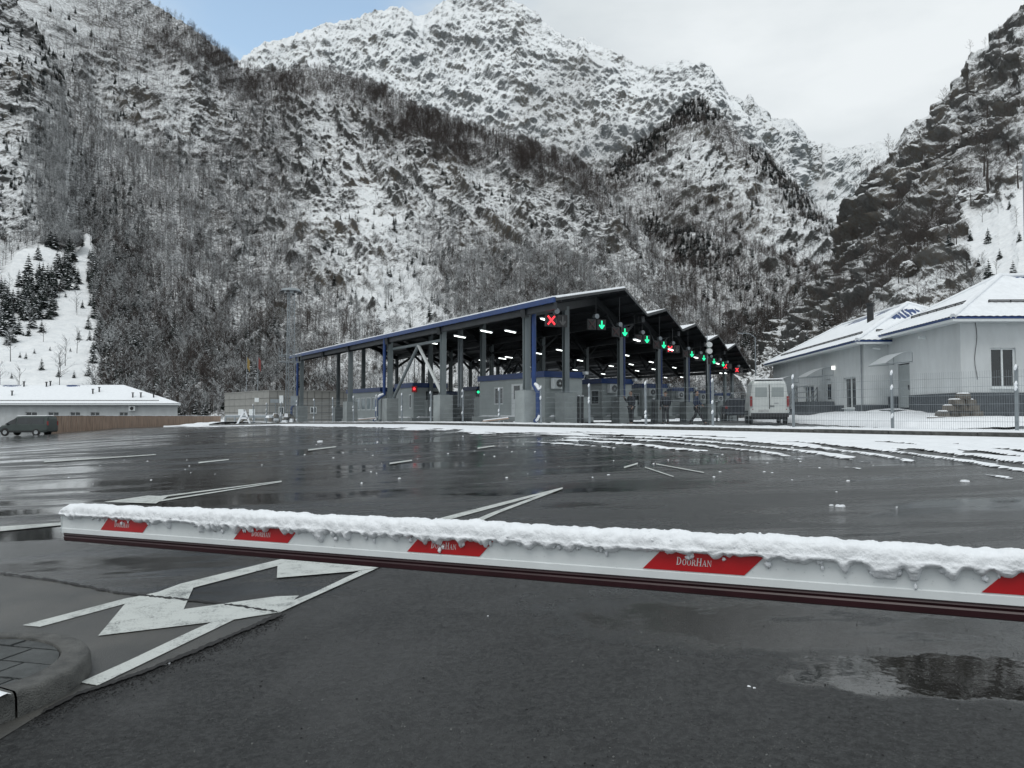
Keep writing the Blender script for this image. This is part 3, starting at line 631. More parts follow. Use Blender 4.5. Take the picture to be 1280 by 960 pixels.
# snowed planting strip between kerb and fence
s1 = np.arange(-14, 74, .16); d1_ = np.concatenate([[KD + .17], np.linspace(KD + .19, 1.1, 26), [1.13]])
S, D2, P = sdgrid(s1, d1_); lump = .13 + .035 * fbm(P[..., 0] * 1.3, P[..., 1] * 1.3, P[..., 2] * 0, 4) + .05 * np.clip(fbm(P[..., 0] * 4, P[..., 1] * 4, 0 * S, 3), 0, 1)
lump[:, 0] = .02; lump[:, -1] = -.1; P[..., 2] = H(P[..., 0], P[..., 1]) + lump
grid_mesh('snowy_verge', P, M['snow'], kind='structure')
# kerb stones in front of it: one thing, each stone a part
kerb = thing('kerb', 'long dark kerb between the wet lot and the snowy fence strip', 'kerb', (12.2, 18.6, 1.0))
kme = None
for i in range(68):
    s0 = -10 + i * 1.0; x, y = XY(s0 + .5, KD + .08); z = float(H(x, y))
    if kme is None:
        o = MB().box((0, 0, 0), (.985, .16, .30)).build('kerb_stone', M['kerb'], kerb); kme = o.data
    else:
        o = bpy.data.objects.new('kerb_stone', kme); C.objects.link(o); o.parent = kerb
    o.location = (x - 12.2, y - 18.6, z - .02 - 1.0 + random.uniform(-.006, .006)); o.rotation_euler = (0, 0, math.atan2(.7935, -.6086))
# slushy snow left along the kerb with tyre tracks
ss = np.arange(-9, 62, .085); dd = np.arange(KD - 7.2, KD - .002, .06)
S, D2, P = sdgrid(ss, dd); x, y = P[..., 0], P[..., 1]; e = KD - D2
n1 = fbm(S * .35, D2 * .9, 0 * S, 4); n2 = fbm(S * .7, D2 * 5.5, 0 * S + 4, 4); n3 = fbm(S * 5, D2 * 9, 0 * S + 9, 3)
wid = np.interp(S, [-9, -3, 2, 6, 10, 14, 20, 28, 40, 62], [7.2, 6.4, 4.8, 3.4, 3.2, 2.9, 2.3, 1.7, 1.2, .9])
m_ = (wid - e) / wid * 1.4 + .12 + n1 * 1.0 + n2 * .30 + n3 * .12
# ruts curving away from the kerb at the near end
arc = e + .035 * (S - 9) * np.abs(S - 9) * (S < 9)
arc = arc + n1 * .5; rut = np.cos(arc * 2 * math.pi / .85) * .5 + .5
far_out = sstep(.5, 1.4, e) * sstep(16, 9, S)
tr = (1 - sstep(4.0, 7.2, e + n1 * 1.5)) * sstep(13, 7, S)
m_ = np.where(tr > .02, np.maximum(m_, (rut - .52) * 1.6 * tr + n1 * 1.0 + n2 * .35 + n3 * .25 - (1 - tr) * .5), m_)
m_ -= far_out * (1 - rut) * .8
th = np.clip(m_, 0, .5) * .07 + .003
P[..., 2] += np.maximum(th, .003)
grid_mesh('snow_patches', P, M['snow'], mask=m_ > .06, kind='structure')
# thin melting streaks far to the left and crumbs
ss = np.arange(24, 84, .12); dd = np.arange(-9, 16, .09)
S, D2, P = sdgrid(ss, dd); dm = dmax(S); e = dm - D2
m_ = (.55 - np.abs(e - .4)) + fbm(S * .3, D2 * 1.2, 0 * S, 4) * 1.6 + fbm(S * 2, D2 * 3, 0 * S, 3) * .5 - .1
m2 = fbm(S * .10 + 5, D2 * 1.6, 0 * S + 3, 4) * 2.0 - .95 - sstep(0, 9, e) * .12 + fbm(S, D2 * 3, 0 * S, 3) * .3
m_ = np.where(e < 0, -1, np.maximum(m_, m2)); P[..., 2] += .004 + np.clip(m_, 0, 1) * .03
grid_mesh('melting_snow', P, M['snow'], mask=m_ > .05, kind='structure')
# snow bank past the end of the kerb
S1 = np.arange(60, 150, .6); S, K2 = np.meshgrid(S1, np.linspace(0, 1, 22), indexing='ij'); D2 = dmax(S) + K2 * 7.0; X, Y = XY(S, D2)
Z = H(X, Y) + .02 + .30 * np.sin(np.clip(K2 * 4, 0, 1) * 1.57) * (1 + .6 * fbm(X * .4, Y * .4, 0 * X, 3))
grid_mesh('snow_bank', np.stack([X, Y, Z], -1), M['snow'], kind='structure')

# ------------------------------------------------------------------ painted markings
def paint_mat(name, k=.36, lo=.40, hi=.60):
    m = bpy.data.materials.new(name); m.use_nodes = True; t = m.node_tree; b = t.nodes['Principled BSDF']
    tc = N(t, 'ShaderNodeTexCoord'); P = tc.outputs['Object']
    n1 = noise(t, P, 70, 6, .85); n2 = noise(t, P, 5, 6, .75)
    f = mapr(t, mth(t, 'ADD', n1, mth(t, 'MULTIPLY', n2, .8)), lo * 1.8, hi * 1.8)
    t.links.new(mix_rgb(t, f, (.54, .57, .55), (.11, .12, .12)), b.inputs['Base Color'])
    b.inputs['Roughness'].default_value = .42
    bp = N(t, 'ShaderNodeBump'); bp.inputs['Strength'].default_value = .5; bp.inputs['Distance'].default_value = .003; t.links.new(noise(t, P, 120, 3, .6), bp.inputs['Height']); t.links.new(bp.outputs[0], b.inputs['Normal'])
    return m
M['paint'] = paint_mat('road_paint', lo=.49, hi=.62)
def z8(pts): return [(x / 2.4615, 680 + y / 2.4615) for x, y in pts]
def decal(name, polys, m, lift, sub=6, parent=None, kind='structure'):
    """flat painted polygons laid on the sloping lot (triangle fans of short spans)"""
    me = bpy.data.meshes.new(name); bm = bmesh.new()
    for pi_, pl in enumerate(polys):
        dense = []
        for i in range(len(pl)):
            a, b_ = pl[i], pl[(i + 1) % len(pl)]; n = max(1, int(math.dist(a, b_) / .8))
            dense += [(a[0] + (b_[0] - a[0]) * k / n, a[1] + (b_[1] - a[1]) * k / n) for k in range(n)]
        vs = [bm.verts.new((p[0], p[1], float(H(p[0], p[1])) + lift + .0012 * pi_)) for p in dense]
        try: bm.faces.new(vs)
        except Exception: pass
    bmesh.ops.triangulate(bm, faces=bm.faces[:]); bm.normal_update()
    for f in bm.faces:
        if f.normal.z < 0: f.normal_flip()
    bm.to_mesh(me); bm.free(); me.materials.append(m); o = bpy.data.objects.new(name, me); C.objects.link(o)
    if kind: o['kind'] = kind
    return o
G = lambda pts: [gp(*p) for p in pts]
def gline(a, b, wpx_a, wpx_b):
    """painted line from pixel a to b, widths in pixels measured vertically"""
    return G([(a[0], a[1] - wpx_a / 2), (b[0], b[1] - wpx_b / 2), (b[0], b[1] + wpx_b / 2), (a[0], a[1] + wpx_a / 2)])
decal('old_asphalt', [G([(0, 718), (70, 727), (145, 741), (170, 744), (270, 754), (352, 767), (338, 772), (331, 777), (316, 782), (300, 791), (281, 797), (262, 808), (244, 814), (222, 825), (205, 829), (190, 838), (175, 843), (150, 849), (132, 859), (115, 861), (97, 869), (60, 888), (0, 925), (-90, 960), (-900, 1100), (-1400, 800), (-900, 716), (-160, 716)])],
      mat('worn_asphalt', (.040, .042, .041), .36, var=.3, scale=1.6, bump=.35, bscale=110, col2=(.085, .083, .076)), .004)
decal('lane_marking', [
    G([(28, 783), (158, 749), (190, 744), (225, 731), (375, 694), (590, 638), (703, 609.8), (703.5, 611.2), (640, 629), (592, 642), (385, 698.5), (245, 735), (190, 752), (160, 755), (50, 785)]),
    G([(100, 855), (122, 859), (293, 776), (350, 767), (400, 744), (488, 704), (560, 671.5), (625, 641.5), (704, 611.4), (695, 612), (610, 643.5), (540, 674.5), (470, 705), (395, 741), (340, 762), (290, 768), (240, 790), (160, 828)]),
    G(z8([(302, 287), (400, 170), (600, 127), (565, 205), (850, 165), (920, 163), (860, 212), (735, 235)])),
    G([(346, 724), (347, 707), (375, 694), (408, 694), (409, 705), (488, 702), (470, 712), (441, 716)]),
], M['paint'], .009)
far_lines = [gline((165, 626), (352, 601.6), 2.2, .8), gline((190, 628), (352, 602.6), 2.0, .8), G([(130, 628), (185, 620), (210, 621), (195, 630)]),
    gline((0, 662), (85, 655), 6, 3), gline((780, 585), (797, 580), 2.0, 1.8), gline((487, 580), (515, 576), 1.8, 1.5), gline((248, 579), (286, 575), 1.8, 1.2), gline((385, 563), (420, 559), 1.6, 1.2), gline((597, 561), (618, 558), 1.6, 1.2),
    gline((806, 585), (842, 597), 1.3, 1.2), gline((820, 581), (880, 592), 1.0, 1.0), gline((55, 578), (195, 569), 1.6, 1.0)]
decal('faint_markings', far_lines, M['paint'], .007)
# crack and ragged joint between old and new asphalt
M['shade_and_bedding'] = mat('crack_shadow', (.010, .010, .010), .7, var=.4)  # near-black: painted shade of crack and step edge, also the pavers' bedding
def ragged(pts, w0, w1, seed, name):
    r = random.Random(seed); P = []
    for (a, b_) in zip(pts[:-1], pts[1:]):
        n = max(2, int(math.dist(a, b_) / 3))
        P += [(a[0] + (b_[0] - a[0]) * k / n, a[1] + (b_[1] - a[1]) * k / n) for k in range(n)]
    up = [(p[0] + r.uniform(-1, 1), p[1] + r.uniform(-1.6, .2) - w0 / 2) for p in P]; dn = [(p[0] + r.uniform(-1, 1), p[1] + r.uniform(-.2, 1.6) + w1 / 2) for p in P]
    mb = MB(); Q = [gp(*p) for p in up]; R = [gp(*p) for p in dn]
    for i in range(len(P) - 1):
        mb.face([(q[0], q[1], float(H(*q)) + .0125) for q in (Q[i], R[i], R[i + 1], Q[i + 1])])
    o = mb.build(name, M['shade_and_bedding']); o['kind'] = 'structure'; return o
ragged([(0, 718), (70, 727), (145, 742), (200, 748), (270, 755), (350, 767)], .6, .6, 3, 'asphalt_crack')
M['chunk'] = mat('crumbled_asphalt', (.016, .016, .017), .6, var=.5, scale=60, bump=1, bscale=200)
# crumbled edge: loose asphalt grains spilling along the joint
mb = MB(); r = random.Random(5); path = [(352, 769), (300, 792), (244, 816), (175, 844), (97, 871), (40, 900)]
for i in range(2600):
    k = r.random() * (len(path) - 1); j = int(k); a, b_ = path[j], path[j + 1]; f = k - j
    px = a[0] + (b_[0] - a[0]) * f + r.gauss(0, 5); py = a[1] + (b_[1] - a[1]) * f + abs(r.gauss(0, 7)) - 3
    x, y = gp(px, py); sz = r.uniform(.002, .007); z = float(H(x, y))
    mb.box((x, y, z + sz * .4), (sz * r.uniform(.8, 1.8), sz, sz * .6), rz=r.uniform(0, 3), taper=r.uniform(.3, .8))
ragged([(352, 768), (300, 791), (244, 815), (175, 843), (97, 869), (50, 893)], 1.5, 3.5, 8, 'asphalt_step_shade')  # flat ragged strip: shadow of the raised asphalt edge painted dark
o = mb.build('loose_asphalt_grains', M['chunk'], kind='stuff'); tag(o, 'loose dark asphalt grains crumbled along the repair joint', 'grit')
# coarse grit standing out of the tarmac close by
for nm_, mt_, cnt, lab_ in (('pale_grit', mat('pale_grit', (.13, .135, .13), .5, var=.4, scale=50), 5200, 'pale wet grit specks over the near tarmac'), ('dark_grit', M['chunk'], 5200, 'dark grit and pits over the near tarmac')):
    mb = MB()
    for i in range(cnt):
        Yg = 2.9 + 4.2 * r.random() ** 1.4; Xg = Yg * r.uniform(-.70, .70); sz = r.uniform(.0015, .0045) * (1 + (r.random() < .03) * 1.2); mb.box((Xg, Yg, Hs(Xg, Yg) + sz * .2), (sz * r.uniform(.8, 1.7), sz, sz * .7), rz=r.uniform(0, 3), taper=.5)
    o = mb.build(nm_, mt_, kind='stuff'); tag(o, lab_, 'grit')
# snow crumbs lying on the lot
crumbs = [(212, 829, 6), (207, 831, 3), (72, 876, 4), (97, 866, 3), (937, 858, 5), (943, 860, 4), (1050, 633, 11), (1040, 632, 6), (1206, 602, 9), (1046, 615, 3), (990, 560, 5), (1000, 577, 3), (1121, 634, 3), (610, 770, 3), (545, 648, 3), (400, 552, 6), (560, 567, 3), (955, 590, 4), (965, 591, 3), (1025, 585, 4)]
mb = MB(); r = random.Random(9)
for px, py, wpx in crumbs:
    x, y = gp(px, py); z = float(H(x, y)); q = wpx * y / F
    for k in range(5):
        s0 = q * r.uniform(.3, .6); mb.box((x + r.uniform(-.3, .3) * q, y + r.uniform(-.3, .3) * q, z + s0 * .2), (s0, s0 * .8, s0 * .45), rz=r.uniform(0, 3), taper=.5)
for k in range(170):
    x, y = gp(r.uniform(0, 1280), 545 + 60 * r.random() ** 2.2); z = float(H(x, y)); s0 = r.uniform(.010, .035)
    mb.box((x, y, z + s0 * .15), (s0 * 1.6, s0, s0 * .4), rz=r.uniform(0, 3), taper=.5)
o = mb.build('snow_crumbs', M['snow'], kind='stuff'); tag(o, 'small lumps of snow scattered over the wet lot', 'snow')

# ================================================================== CANOPY
E1 = Vector((4.03, 8.60, 0)); E2 = Vector((-.527, .850, 0)); C0 = Vector((6.13, 42.05, 0)); NP = Vector((.85, .527, 0))
def cp(t, u, z=0): p = C0 + E1 * t + E2 * u; p.z = z; return p
TB = [-1.07, 0, .5, 1, 1.5, 2, 2.5, 3, 3.5, 4, 5.07]
HB = [4.95, 6.88, 5.98, 6.88, 5.98, 6.88, 5.98, 6.88, 5.98, 6.88, 4.95]
HB = [h + CH for h in HB]
UE = 40.2
def roofz(t): return float(np.interp(t, TB, HB))
canopy = thing('canopy', 'big dark steel canopy with sawtooth gable roof, blue eave and snow on top', 'canopy', tuple(cp(0, 20, 1.0)))
# corrugated sheets, each roof slope a part; thickness given by a lower sheet
for i in range(10):
    t0, t1 = TB[i], TB[i + 1]; us = np.arange(0, UE + .01, .13); top = []
    P = np.zeros((len(us), 2, 3)); Q = np.zeros((len(us), 2, 3))
    for a, u in enumerate(us):
        for b_, t_ in ((0, t0), (1, t1)):
            p = cp(t_, u, roofz(t_) + (.035 if a % 2 else 0)); P[a, b_] = p
    Pl = P - np.array(canopy.location); o = grid_mesh('roof_sheet', Pl, M['snow'], smooth=False, parent=canopy)
    Pl2 = Pl.copy(); Pl2[..., 2] -= .06; o2 = grid_mesh('soffit', Pl2, M['soffit'], smooth=False, parent=o)
lo = canopy.location
# ragged snow ribs on the bare corrugated front edge and the front verges
mb = MB()
for k in range(44):
    t_ = -1.07 + 1.07 * (k + .5) / 44; p = cp(t_, -.03, roofz(t_) + .02); mb.box(p, (.13, .25, .09), rz=.54, taper=.6)
mb.build('edge_snow', M['snow'], canopy, True)
mb = MB()
for i in range(10):
    a = cp(TB[i], -.06, HB[i] - .07); b_ = cp(TB[i + 1], -.06, HB[i + 1] - .07); mb.bar(a, b_, .05, .16)
mb.build('verge_trim', M['dark'], canopy, True)
mb = MB(); a = cp(-1.075, -.05, HB[0] - .10); b_ = cp(-1.075, UE, HB[0] - .10)
mb.bar(a, b_, .10, .22); mb.build('blue_gutter', M['blue'], canopy, True)
mb = MB()
for k in range(150):
    u_ = UE * (k + .5) / 150; p = cp(-1.07, u_, HB[0] + .045); mb.box(p, (.12, .20, .07), rz=.54, taper=.7)
mb.build('eave_snow', M['snow'], canopy, True)['kind'] = 'stuff'
mb = MB(); mb.bar(cp(-1.04, .1, HB[0] - .30), cp(-1.04, UE, HB[0] - .30), .18, .34); mb.bar(cp(5.02, .1, HB[0] - .30), cp(5.02, UE, HB[0] - .30), .2, .34)
for t_ in (.5, 1.5, 2.5, 3.5): mb.bar(cp(t_, .3, roofz(t_) - .28), cp(t_, UE, roofz(t_) - .28), .24, .36)
mb.build('eave_beam', M['soffit'], canopy, True)
UR = [2.5, 11.2, 18.6, 25.8, 31.5, 37.8]
def rafter(u):
    mb = MB()
    for i in range(10): mb.bar(cp(TB[i], u, HB[i] - .42), cp(TB[i + 1], u, HB[i + 1] - .42), .2, .40)
    for t_ in (.5, 1.5, 2.5, 3.5):          # haunches and tie bars
        mb.bar(cp(t_ - .30, u, roofz(t_ - .30) - .6), cp(t_, u, roofz(t_) - 1.35), .14, .2)
        mb.bar(cp(t_ + .30, u, roofz(t_ + .30) - .6), cp(t_, u, roofz(t_) - 1.35), .14, .2)
    mb.build('rafter', M['dark'], canopy, True)
for u in UR: rafter(u)
mb = MB()
for i in range(10):
    n = 6 if i in (0, 9) else 3
    for k in range(n):
        t_ = TB[i] + (TB[i + 1] - TB[i]) * (k + .5) / n; mb.bar(cp(t_, .02, roofz(t_) - .14), cp(t_, UE - .1, roofz(t_) - .14), .07, .15)
mb.build('purlin', M['soffit'], canopy, True)['kind'] = 'stuff'
TR = [-1.02, -.5, .5, 1.5, 2.5, 3.5, 4.5, 5.0]
colrot = math.atan2(.527, .85)
PIER = 1.55
cols = []
for ti, t_ in enumerate(TR):
    for ui, u in enumerate(UR):
        if ti == 0 and ui == 4: continue
        if ui > 0 and ti in (5, 6, 7): continue
        uu = u if ti else [2.54, 11.1, 18.6, 25.9, 0, 37.8][ui]
        p = cp(t_, uu); g = float(H(p.x, p.y)); ptop = CH - .44 + PIER - .02 if ti or ui < 2 else g + PIER
        ptop = g + PIER + .05
        MB().box((p.x, p.y, (g - .3 + ptop) / 2), (.80, .80, ptop - g + .3), rz=colrot).build('pier', M['pier'], canopy, True)
        zt = roofz(t_) - .45; cm = MB()
        for q in (-.12, .12): cm.box((p.x + NP.x * 0 + E2.x * q, p.y + E2.y * q, (zt + ptop) / 2), (.27, .035, zt - ptop), rz=colrot)
        cm.box((p.x, p.y, (zt + ptop) / 2), (.04, .22, zt - ptop), rz=colrot); cm.box((p.x, p.y, ptop + .015), (.5, .5, .03), rz=colrot)
        cm.build('column', M['grey'], canopy, True)
        if ui == 0 and ti in (2, 3, 4, 5):       # blue rain pipe on the lane side
            q = p + NP * .30; MB().tube([(q.x, q.y, roofz(t_) - .3), (q.x, q.y, ptop - .2)], .10, 10).build('downpipe', M['blue'], canopy, True)
# blue rain pipes on the eave columns
for uu, side in ((2.54, 1), (18.6, -1), (37.8, -1)):
    p = cp(-1.02, uu); g = float(H(p.x, p.y)); out_ = -NP * .30 - E2 * (.05 if side > 0 else -.25)
    if side > 0: out_ = NP * .12 - E2 * .42
    q = p + out_; zt = roofz(-1.02) - .2; pt = g + PIER
    o_ = -NP * .42 + (-E2 * .18 if side > 0 else E2 * .2)
    if side > 0: o_ = -E2 * .30 + NP * .02
    e = q + o_
    pts = [(q.x, q.y, zt), (q.x, q.y, pt + .30), (e.x, e.y, pt - .05), (e.x, e.y, g + .45)]
    dp = MB().tube(pts, .105, 10).build('downpipe', M['blue'], canopy, True)
    if side < 0 and uu > 30: continue
    k = Vector((0, 0, .115)); a = Vector(pts[1]) - Vector((0, 0, .02)); b_ = Vector(pts[2]) + Vector((0, 0, .06)); off = (o_.normalized() * .05) - E2 * .04
    MB().tube([a + off + k * .6, a.lerp(b_, .5) + off + k, b_ + off + k * .5], [.07, .085, .06], 8).build('pipe_snow', M['snow'], dp, True)
    f = Vector(pts[3]); sp = -E2 * .1 - NP * .22
    MB().tube([f, f - Vector((0, 0, .12)) , f - Vector((0, 0, .25)) + sp], .105, 10).build('spout', M['blue'], dp, True)
    MB().tube([f - Vector((0, 0, .0)) - E2 * .10, f - Vector((0, 0, .17)) + sp * .6 - E2 * .10, f - Vector((0, 0, .22)) + sp - E2 * .08], .06, 8).build('spout_snow', M['snow'], dp, True)
def brace(t, ua, ub, za, zb, mi, r_=.09):
    a = cp(t, ua, za); b_ = cp(t, ub, zb); MB().tube([a, b_], r_, 8).build('brace', M[mi], canopy, True)
p0 = cp(-1.02, 18.6); g0 = float(H(p0.x, p0.y)) + PIER + .1; p1 = cp(-1.02, 11.1); g1 = float(H(p1.x, p1.y)) + PIER + .1; um = 14.6
zb = roofz(-1.02) - 1.0
brace(-1.0, um, 11.4, zb, g1, 'brace', .10); brace(-1.0, um, 18.3, zb, g0, 'grey', .10); brace(-1.0, 11.2, 18.6, zb + .05, zb + .05, 'grey', .09)
for t_, uu in ((.5, 14.8), (1.5, 22.0)):
    brace(t_, uu, uu - 3.5, roofz(t_) - 1.2, 3.0, 'dark', .10); brace(t_, uu, uu + 3.5, roofz(t_) - 1.2, 3.0, 'dark', .10)
    brace(t_, uu - 3.6, uu + 3.6, roofz(t_) - 1.15, roofz(t_) - 1.15, 'dark', .08)
# paired grey service pipes inside the left bay
for q in (0, .32):
    p = cp(-.5, 14 + q * 1.0); MB().tube([(p.x, p.y, 2), (p.x, p.y, 7.2)], .10, 8).build('service_pipe', M['galv'], canopy, True)

# ------------------------------------------------------------------ strip lights hung under the roof
lampc = MB().box((0, 0, 0), (1.25, .16, .09)); 
px_l = [(683, 399), (638, 413.5), (672.5, 441), (700, 437), (575, 420), (608, 413.5), (540, 428), (725, 450), (764, 457), (733, 469), (719, 462), (754, 467), (789, 455), (796, 424.5), (783, 443.5), (814, 452), (796.5, 463), (817, 461), (838.5, 436.5), (843, 459), (870, 446.5), (832, 471.5), (852, 471), (897, 454), (901, 466), (907, 466), (636, 446), (628, 447.5), (603, 450), (660, 458)]
px_l.sort(); hl = 4.25; first = None
for i, (px, py) in enumerate(px_l):
    d = ray(px, py); k = hl / d[2]; p = d * k
    if first is None:
        first = thing('strip_light', '', 'strip light', (0, 0, 0), 0, 'lit strip lights under the canopy roof')
        MB().box((0, 0, 0), (1.2, .15, .05)).build('housing', M['alu'], first); MB().box((0, 0, -.045), (1.15, .09, .04)).build('tube', M['lamp'], first)
        [MB().bar((q_, 0, .02), (q_, 0, 1.4), .012).build('hanger', M['dark'], first) for q_ in (-.45, .45)]; o = first
    else: o = dup(first)
    o.location = (p[0], p[1], p[2] + CH); o.rotation_euler = (0, 0, math.atan2(.905, .424))
    o['label'] = 'glowing white strip light under the dark roof, %s from the left' % ORD[i] if i else 'glowing white strip light under the dark roof, leftmost of all'

# ------------------------------------------------------------------ lane signals along the front edge
def cross_mb(s, w_): mb = MB(); mb.bar((-s, 0, -s * 1.1), (s, 0, s * 1.1), w_, .02, up=(0, 1, 0)); mb.bar((-s, -.004, s * 1.1), (s, -.004, -s * 1.1), w_, .02, up=(0, 1, 0)); return mb
def arrow_mb(s, w_): mb = MB(); mb.bar((0, 0, s * 1.2), (0, 0, -s * 1.1), w_, .02, up=(0, 1, 0)); mb.bar((0, -.004, -s * 1.15), (s * .8, -.004, -s * .1), w_, .02, up=(0, 1, 0)); mb.bar((0, .004, -s * 1.15), (-s * .8, .004, -s * .1), w_, .02, up=(0, 1, 0)); return mb
sig = [(-.96, 'x'), (-.38, 'a'), (.047, 'a'), (.54, 'a'), (.985, 'a'), (1.38, 'x'), (1.91, 'a'), (2.4, 'a'), (2.87, 'a'), (3.35, 'a'), (3.75, 'x'), (4.5, 'x')]
grn = [q for q in sig if q[1] == 'a']; red = [q for q in sig if q[1] == 'x']
for i, (t_, kind_) in enumerate(sig):
    p = cp(t_, .5); z = CH + (4.52 if i else 4.12)
    nm = 'red cross' if kind_ == 'x' else 'green down arrow'; j = (red if kind_ == 'x' else grn).index((t_, kind_))
    where = '%s %s from the left' % (ORD[j], nm) if j else 'leftmost of the %s signals' % nm
    o = thing('lane_signal', 'lane signal under the canopy front, ' + where, 'traffic signal', (p.x, p.y, z), math.radians(22), 'lane signals along the canopy front')
    MB().box((-.27, .08, 0), (.5, .14, .54)).build('cross_panel', M['black'], o).location = (0, 0, 0)
    MB().box((.29, .08, 0), (.5, .14, .54)).build('arrow_panel', M['black'], o)
    cx = cross_mb(.17, .07).build('cross', M['ledred' if kind_ == 'x' else 'ledoffred'], o); cx.location = (-.27, -.015, 0)
    ar = arrow_mb(.17, .07).build('arrow', M['ledgreen' if kind_ == 'a' else 'ledoff'], o); ar.location = (.29, -.015, 0)
    MB().bar((0, .08, .27), (0, .08, 2.0), .03).build('rod', M['dark'], o)
    MB().tube([(0, -.05, .42), (0, .2, .42)], [.13, .13], 10).build('loudspeaker', M['galv'], o)
# ================================================================== WALLS WITH OPENINGS
def wall_mb(mb, p0, u, n, L, z0, z1, ops, depth=.16):
    p0 = Vector(p0); u = Vector(u); n = Vector(n); Zv = Vector((0, 0, 1))
    def P(a, z, dd=0): q = p0 + u * a - n * dd; return Vector((q.x, q.y, z))
    xs = sorted({0, L} | {o[0] for o in ops} | {o[1] for o in ops}); zs = sorted({z0, z1} | {o[2] for o in ops} | {o[3] for o in ops})
    for i in range(len(xs) - 1):
        for j in range(len(zs) - 1):
            cx = (xs[i] + xs[i + 1]) / 2; cz = (zs[j] + zs[j + 1]) / 2
            if any(o[0] < cx < o[1] and o[2] < cz < o[3] for o in ops): continue
            mb.face([P(xs[i], zs[j]), P(xs[i + 1], zs[j]), P(xs[i + 1], zs[j + 1]), P(xs[i], zs[j + 1])])
    for a, b_, c_, d_ in ops:
        mb.face([P(a, c_), P(a, d_), P(a, d_, depth), P(a, c_, depth)]); mb.face([P(b_, c_), P(b_, c_, depth), P(b_, d_, depth), P(b_, d_)])
        mb.face([P(a, d_), P(b_, d_), P(b_, d_, depth), P(a, d_, depth)]); mb.face([P(a, c_), P(a, c_, depth), P(b_, c_, depth), P(b_, c_)])
def window(parent, p0, u, n, a, b_, c_, d_, panes=2, depth=.13, fm='white', gm='glass', sill=True, world=True, name='window'):
    p0 = Vector(p0); u = Vector(u); n = Vector(n)
    def P(x, z, dd=0): q = p0 + u * x - n * dd; return Vector((q.x, q.y, z))
    mb = MB(); t_ = .07; ax = (u, n, Vector((0, 0, 1)))
    def bx(x0, x1, z0, z1, dd, th): mb.box(P((x0 + x1) / 2, (z0 + z1) / 2, dd), (abs(x1 - x0), th, abs(z1 - z0)), ax=ax)
    bx(a, b_, c_, c_ + t_, depth, .07); bx(a, b_, d_ - t_, d_, depth, .07); bx(a, a + t_, c_ + t_, d_ - t_, depth, .07); bx(b_ - t_, b_, c_ + t_, d_ - t_, depth, .07)
    for k in range(1, panes): x = a + (b_ - a) * k / panes; bx(x - t_ / 2, x + t_ / 2, c_ + t_, d_ - t_, depth, .066)
    f = mb.build(name, M[fm], parent, world)
    for k in range(panes):
        x0 = a + (b_ - a) * k / panes + t_ * .6; x1 = a + (b_ - a) * (k + 1) / panes - t_ * .6
        MB().box(P((x0 + x1) / 2, (c_ + d_) / 2, depth + .02), (x1 - x0, .012, d_ - c_ - t_ * 1.4), ax=ax).build('pane', M[gm], f, world)
    if sill: MB().box(P((a + b_) / 2, c_ - .02, -.03), (b_ - a + .1, .16, .04), ax=ax).build('sill', M['white'], f, world)
    return f
def quadgrid(A, B, C_, D_, nu, nv):
    """bilinear grid: A-B along u at v=0, D-C along u at v=1"""
    U, V = np.meshgrid(np.linspace(0, 1, nu), np.linspace(0, 1, nv), indexing='ij'); A, B, C_, D_ = [np.array(q, float) for q in (A, B, C_, D_)]
    P = ((1 - U) * (1 - V))[..., None] * A + (U * (1 - V))[..., None] * B + (U * V)[..., None] * C_ + ((1 - U) * V)[..., None] * D_
    n = np.cross(B - A, D_ - A); n /= np.linalg.norm(n); 
    if n[2] < 0: n = -n
    return P, U, V, n
def roof_plane(parent, A, B, C_, D_, bare=0.0, wave=.30, seed=0, bias=None):
    P, U, V, n = quadgrid(A, B, C_, D_, max(8, int((Vector(B) - Vector(A)).length / .075)), max(6, int((Vector(D_) - Vector(A)).length / .12)))
    al = np.array(Vector(B) - Vector(A)); L = np.linalg.norm(al); al /= L; w_ = (P - np.array(A)) @ al
    up = (P - np.array(A)) @ np.cross(n, al)
    h = .018 * np.cos(w_ * 2 * math.pi / wave) + .012 * ((np.abs(up) / .35) % 1)
    Q = P + n * h[..., None]; off = np.array(parent.location)
    o = grid_mesh('roof_slope', Q - off, M['blue'], parent=parent)
    nn = fbm(P[..., 0] * .9 + seed, P[..., 1] * .9, P[..., 2] * .9, 4); m_ = .55 + nn * .6 - bare
    if bias is not None: m_ = m_ - bias(U, V)
    m_ = m_ + .12 * fbm(P[..., 0] * 7, P[..., 1] * 7, P[..., 2] * 7 + seed, 3) + .10 * np.cos(w_ * 2 * math.pi / wave)
    th = .012 + np.clip(m_, 0, .5) * .09
    S_ = P + n * (th + h * .6)[..., None]
    grid_mesh('roof_snow', S_ - off, M['snow'], mask=m_ > .02, parent=o)
    return o
def tubular_rail(parent, pts, z0, h, nrail=3, r_=.025, name='railing'):
    mb = MB()
    for k in range(nrail): zz = h * (k + 1) / nrail; mb.tube([(p[0], p[1], p[2] + zz) for p in pts], r_, 6)
    for p in pts: mb.tube([(p[0], p[1], p[2]), (p[0], p[1], p[2] + h)], r_, 6)
    return mb.build(name, M['galv'], parent, True)

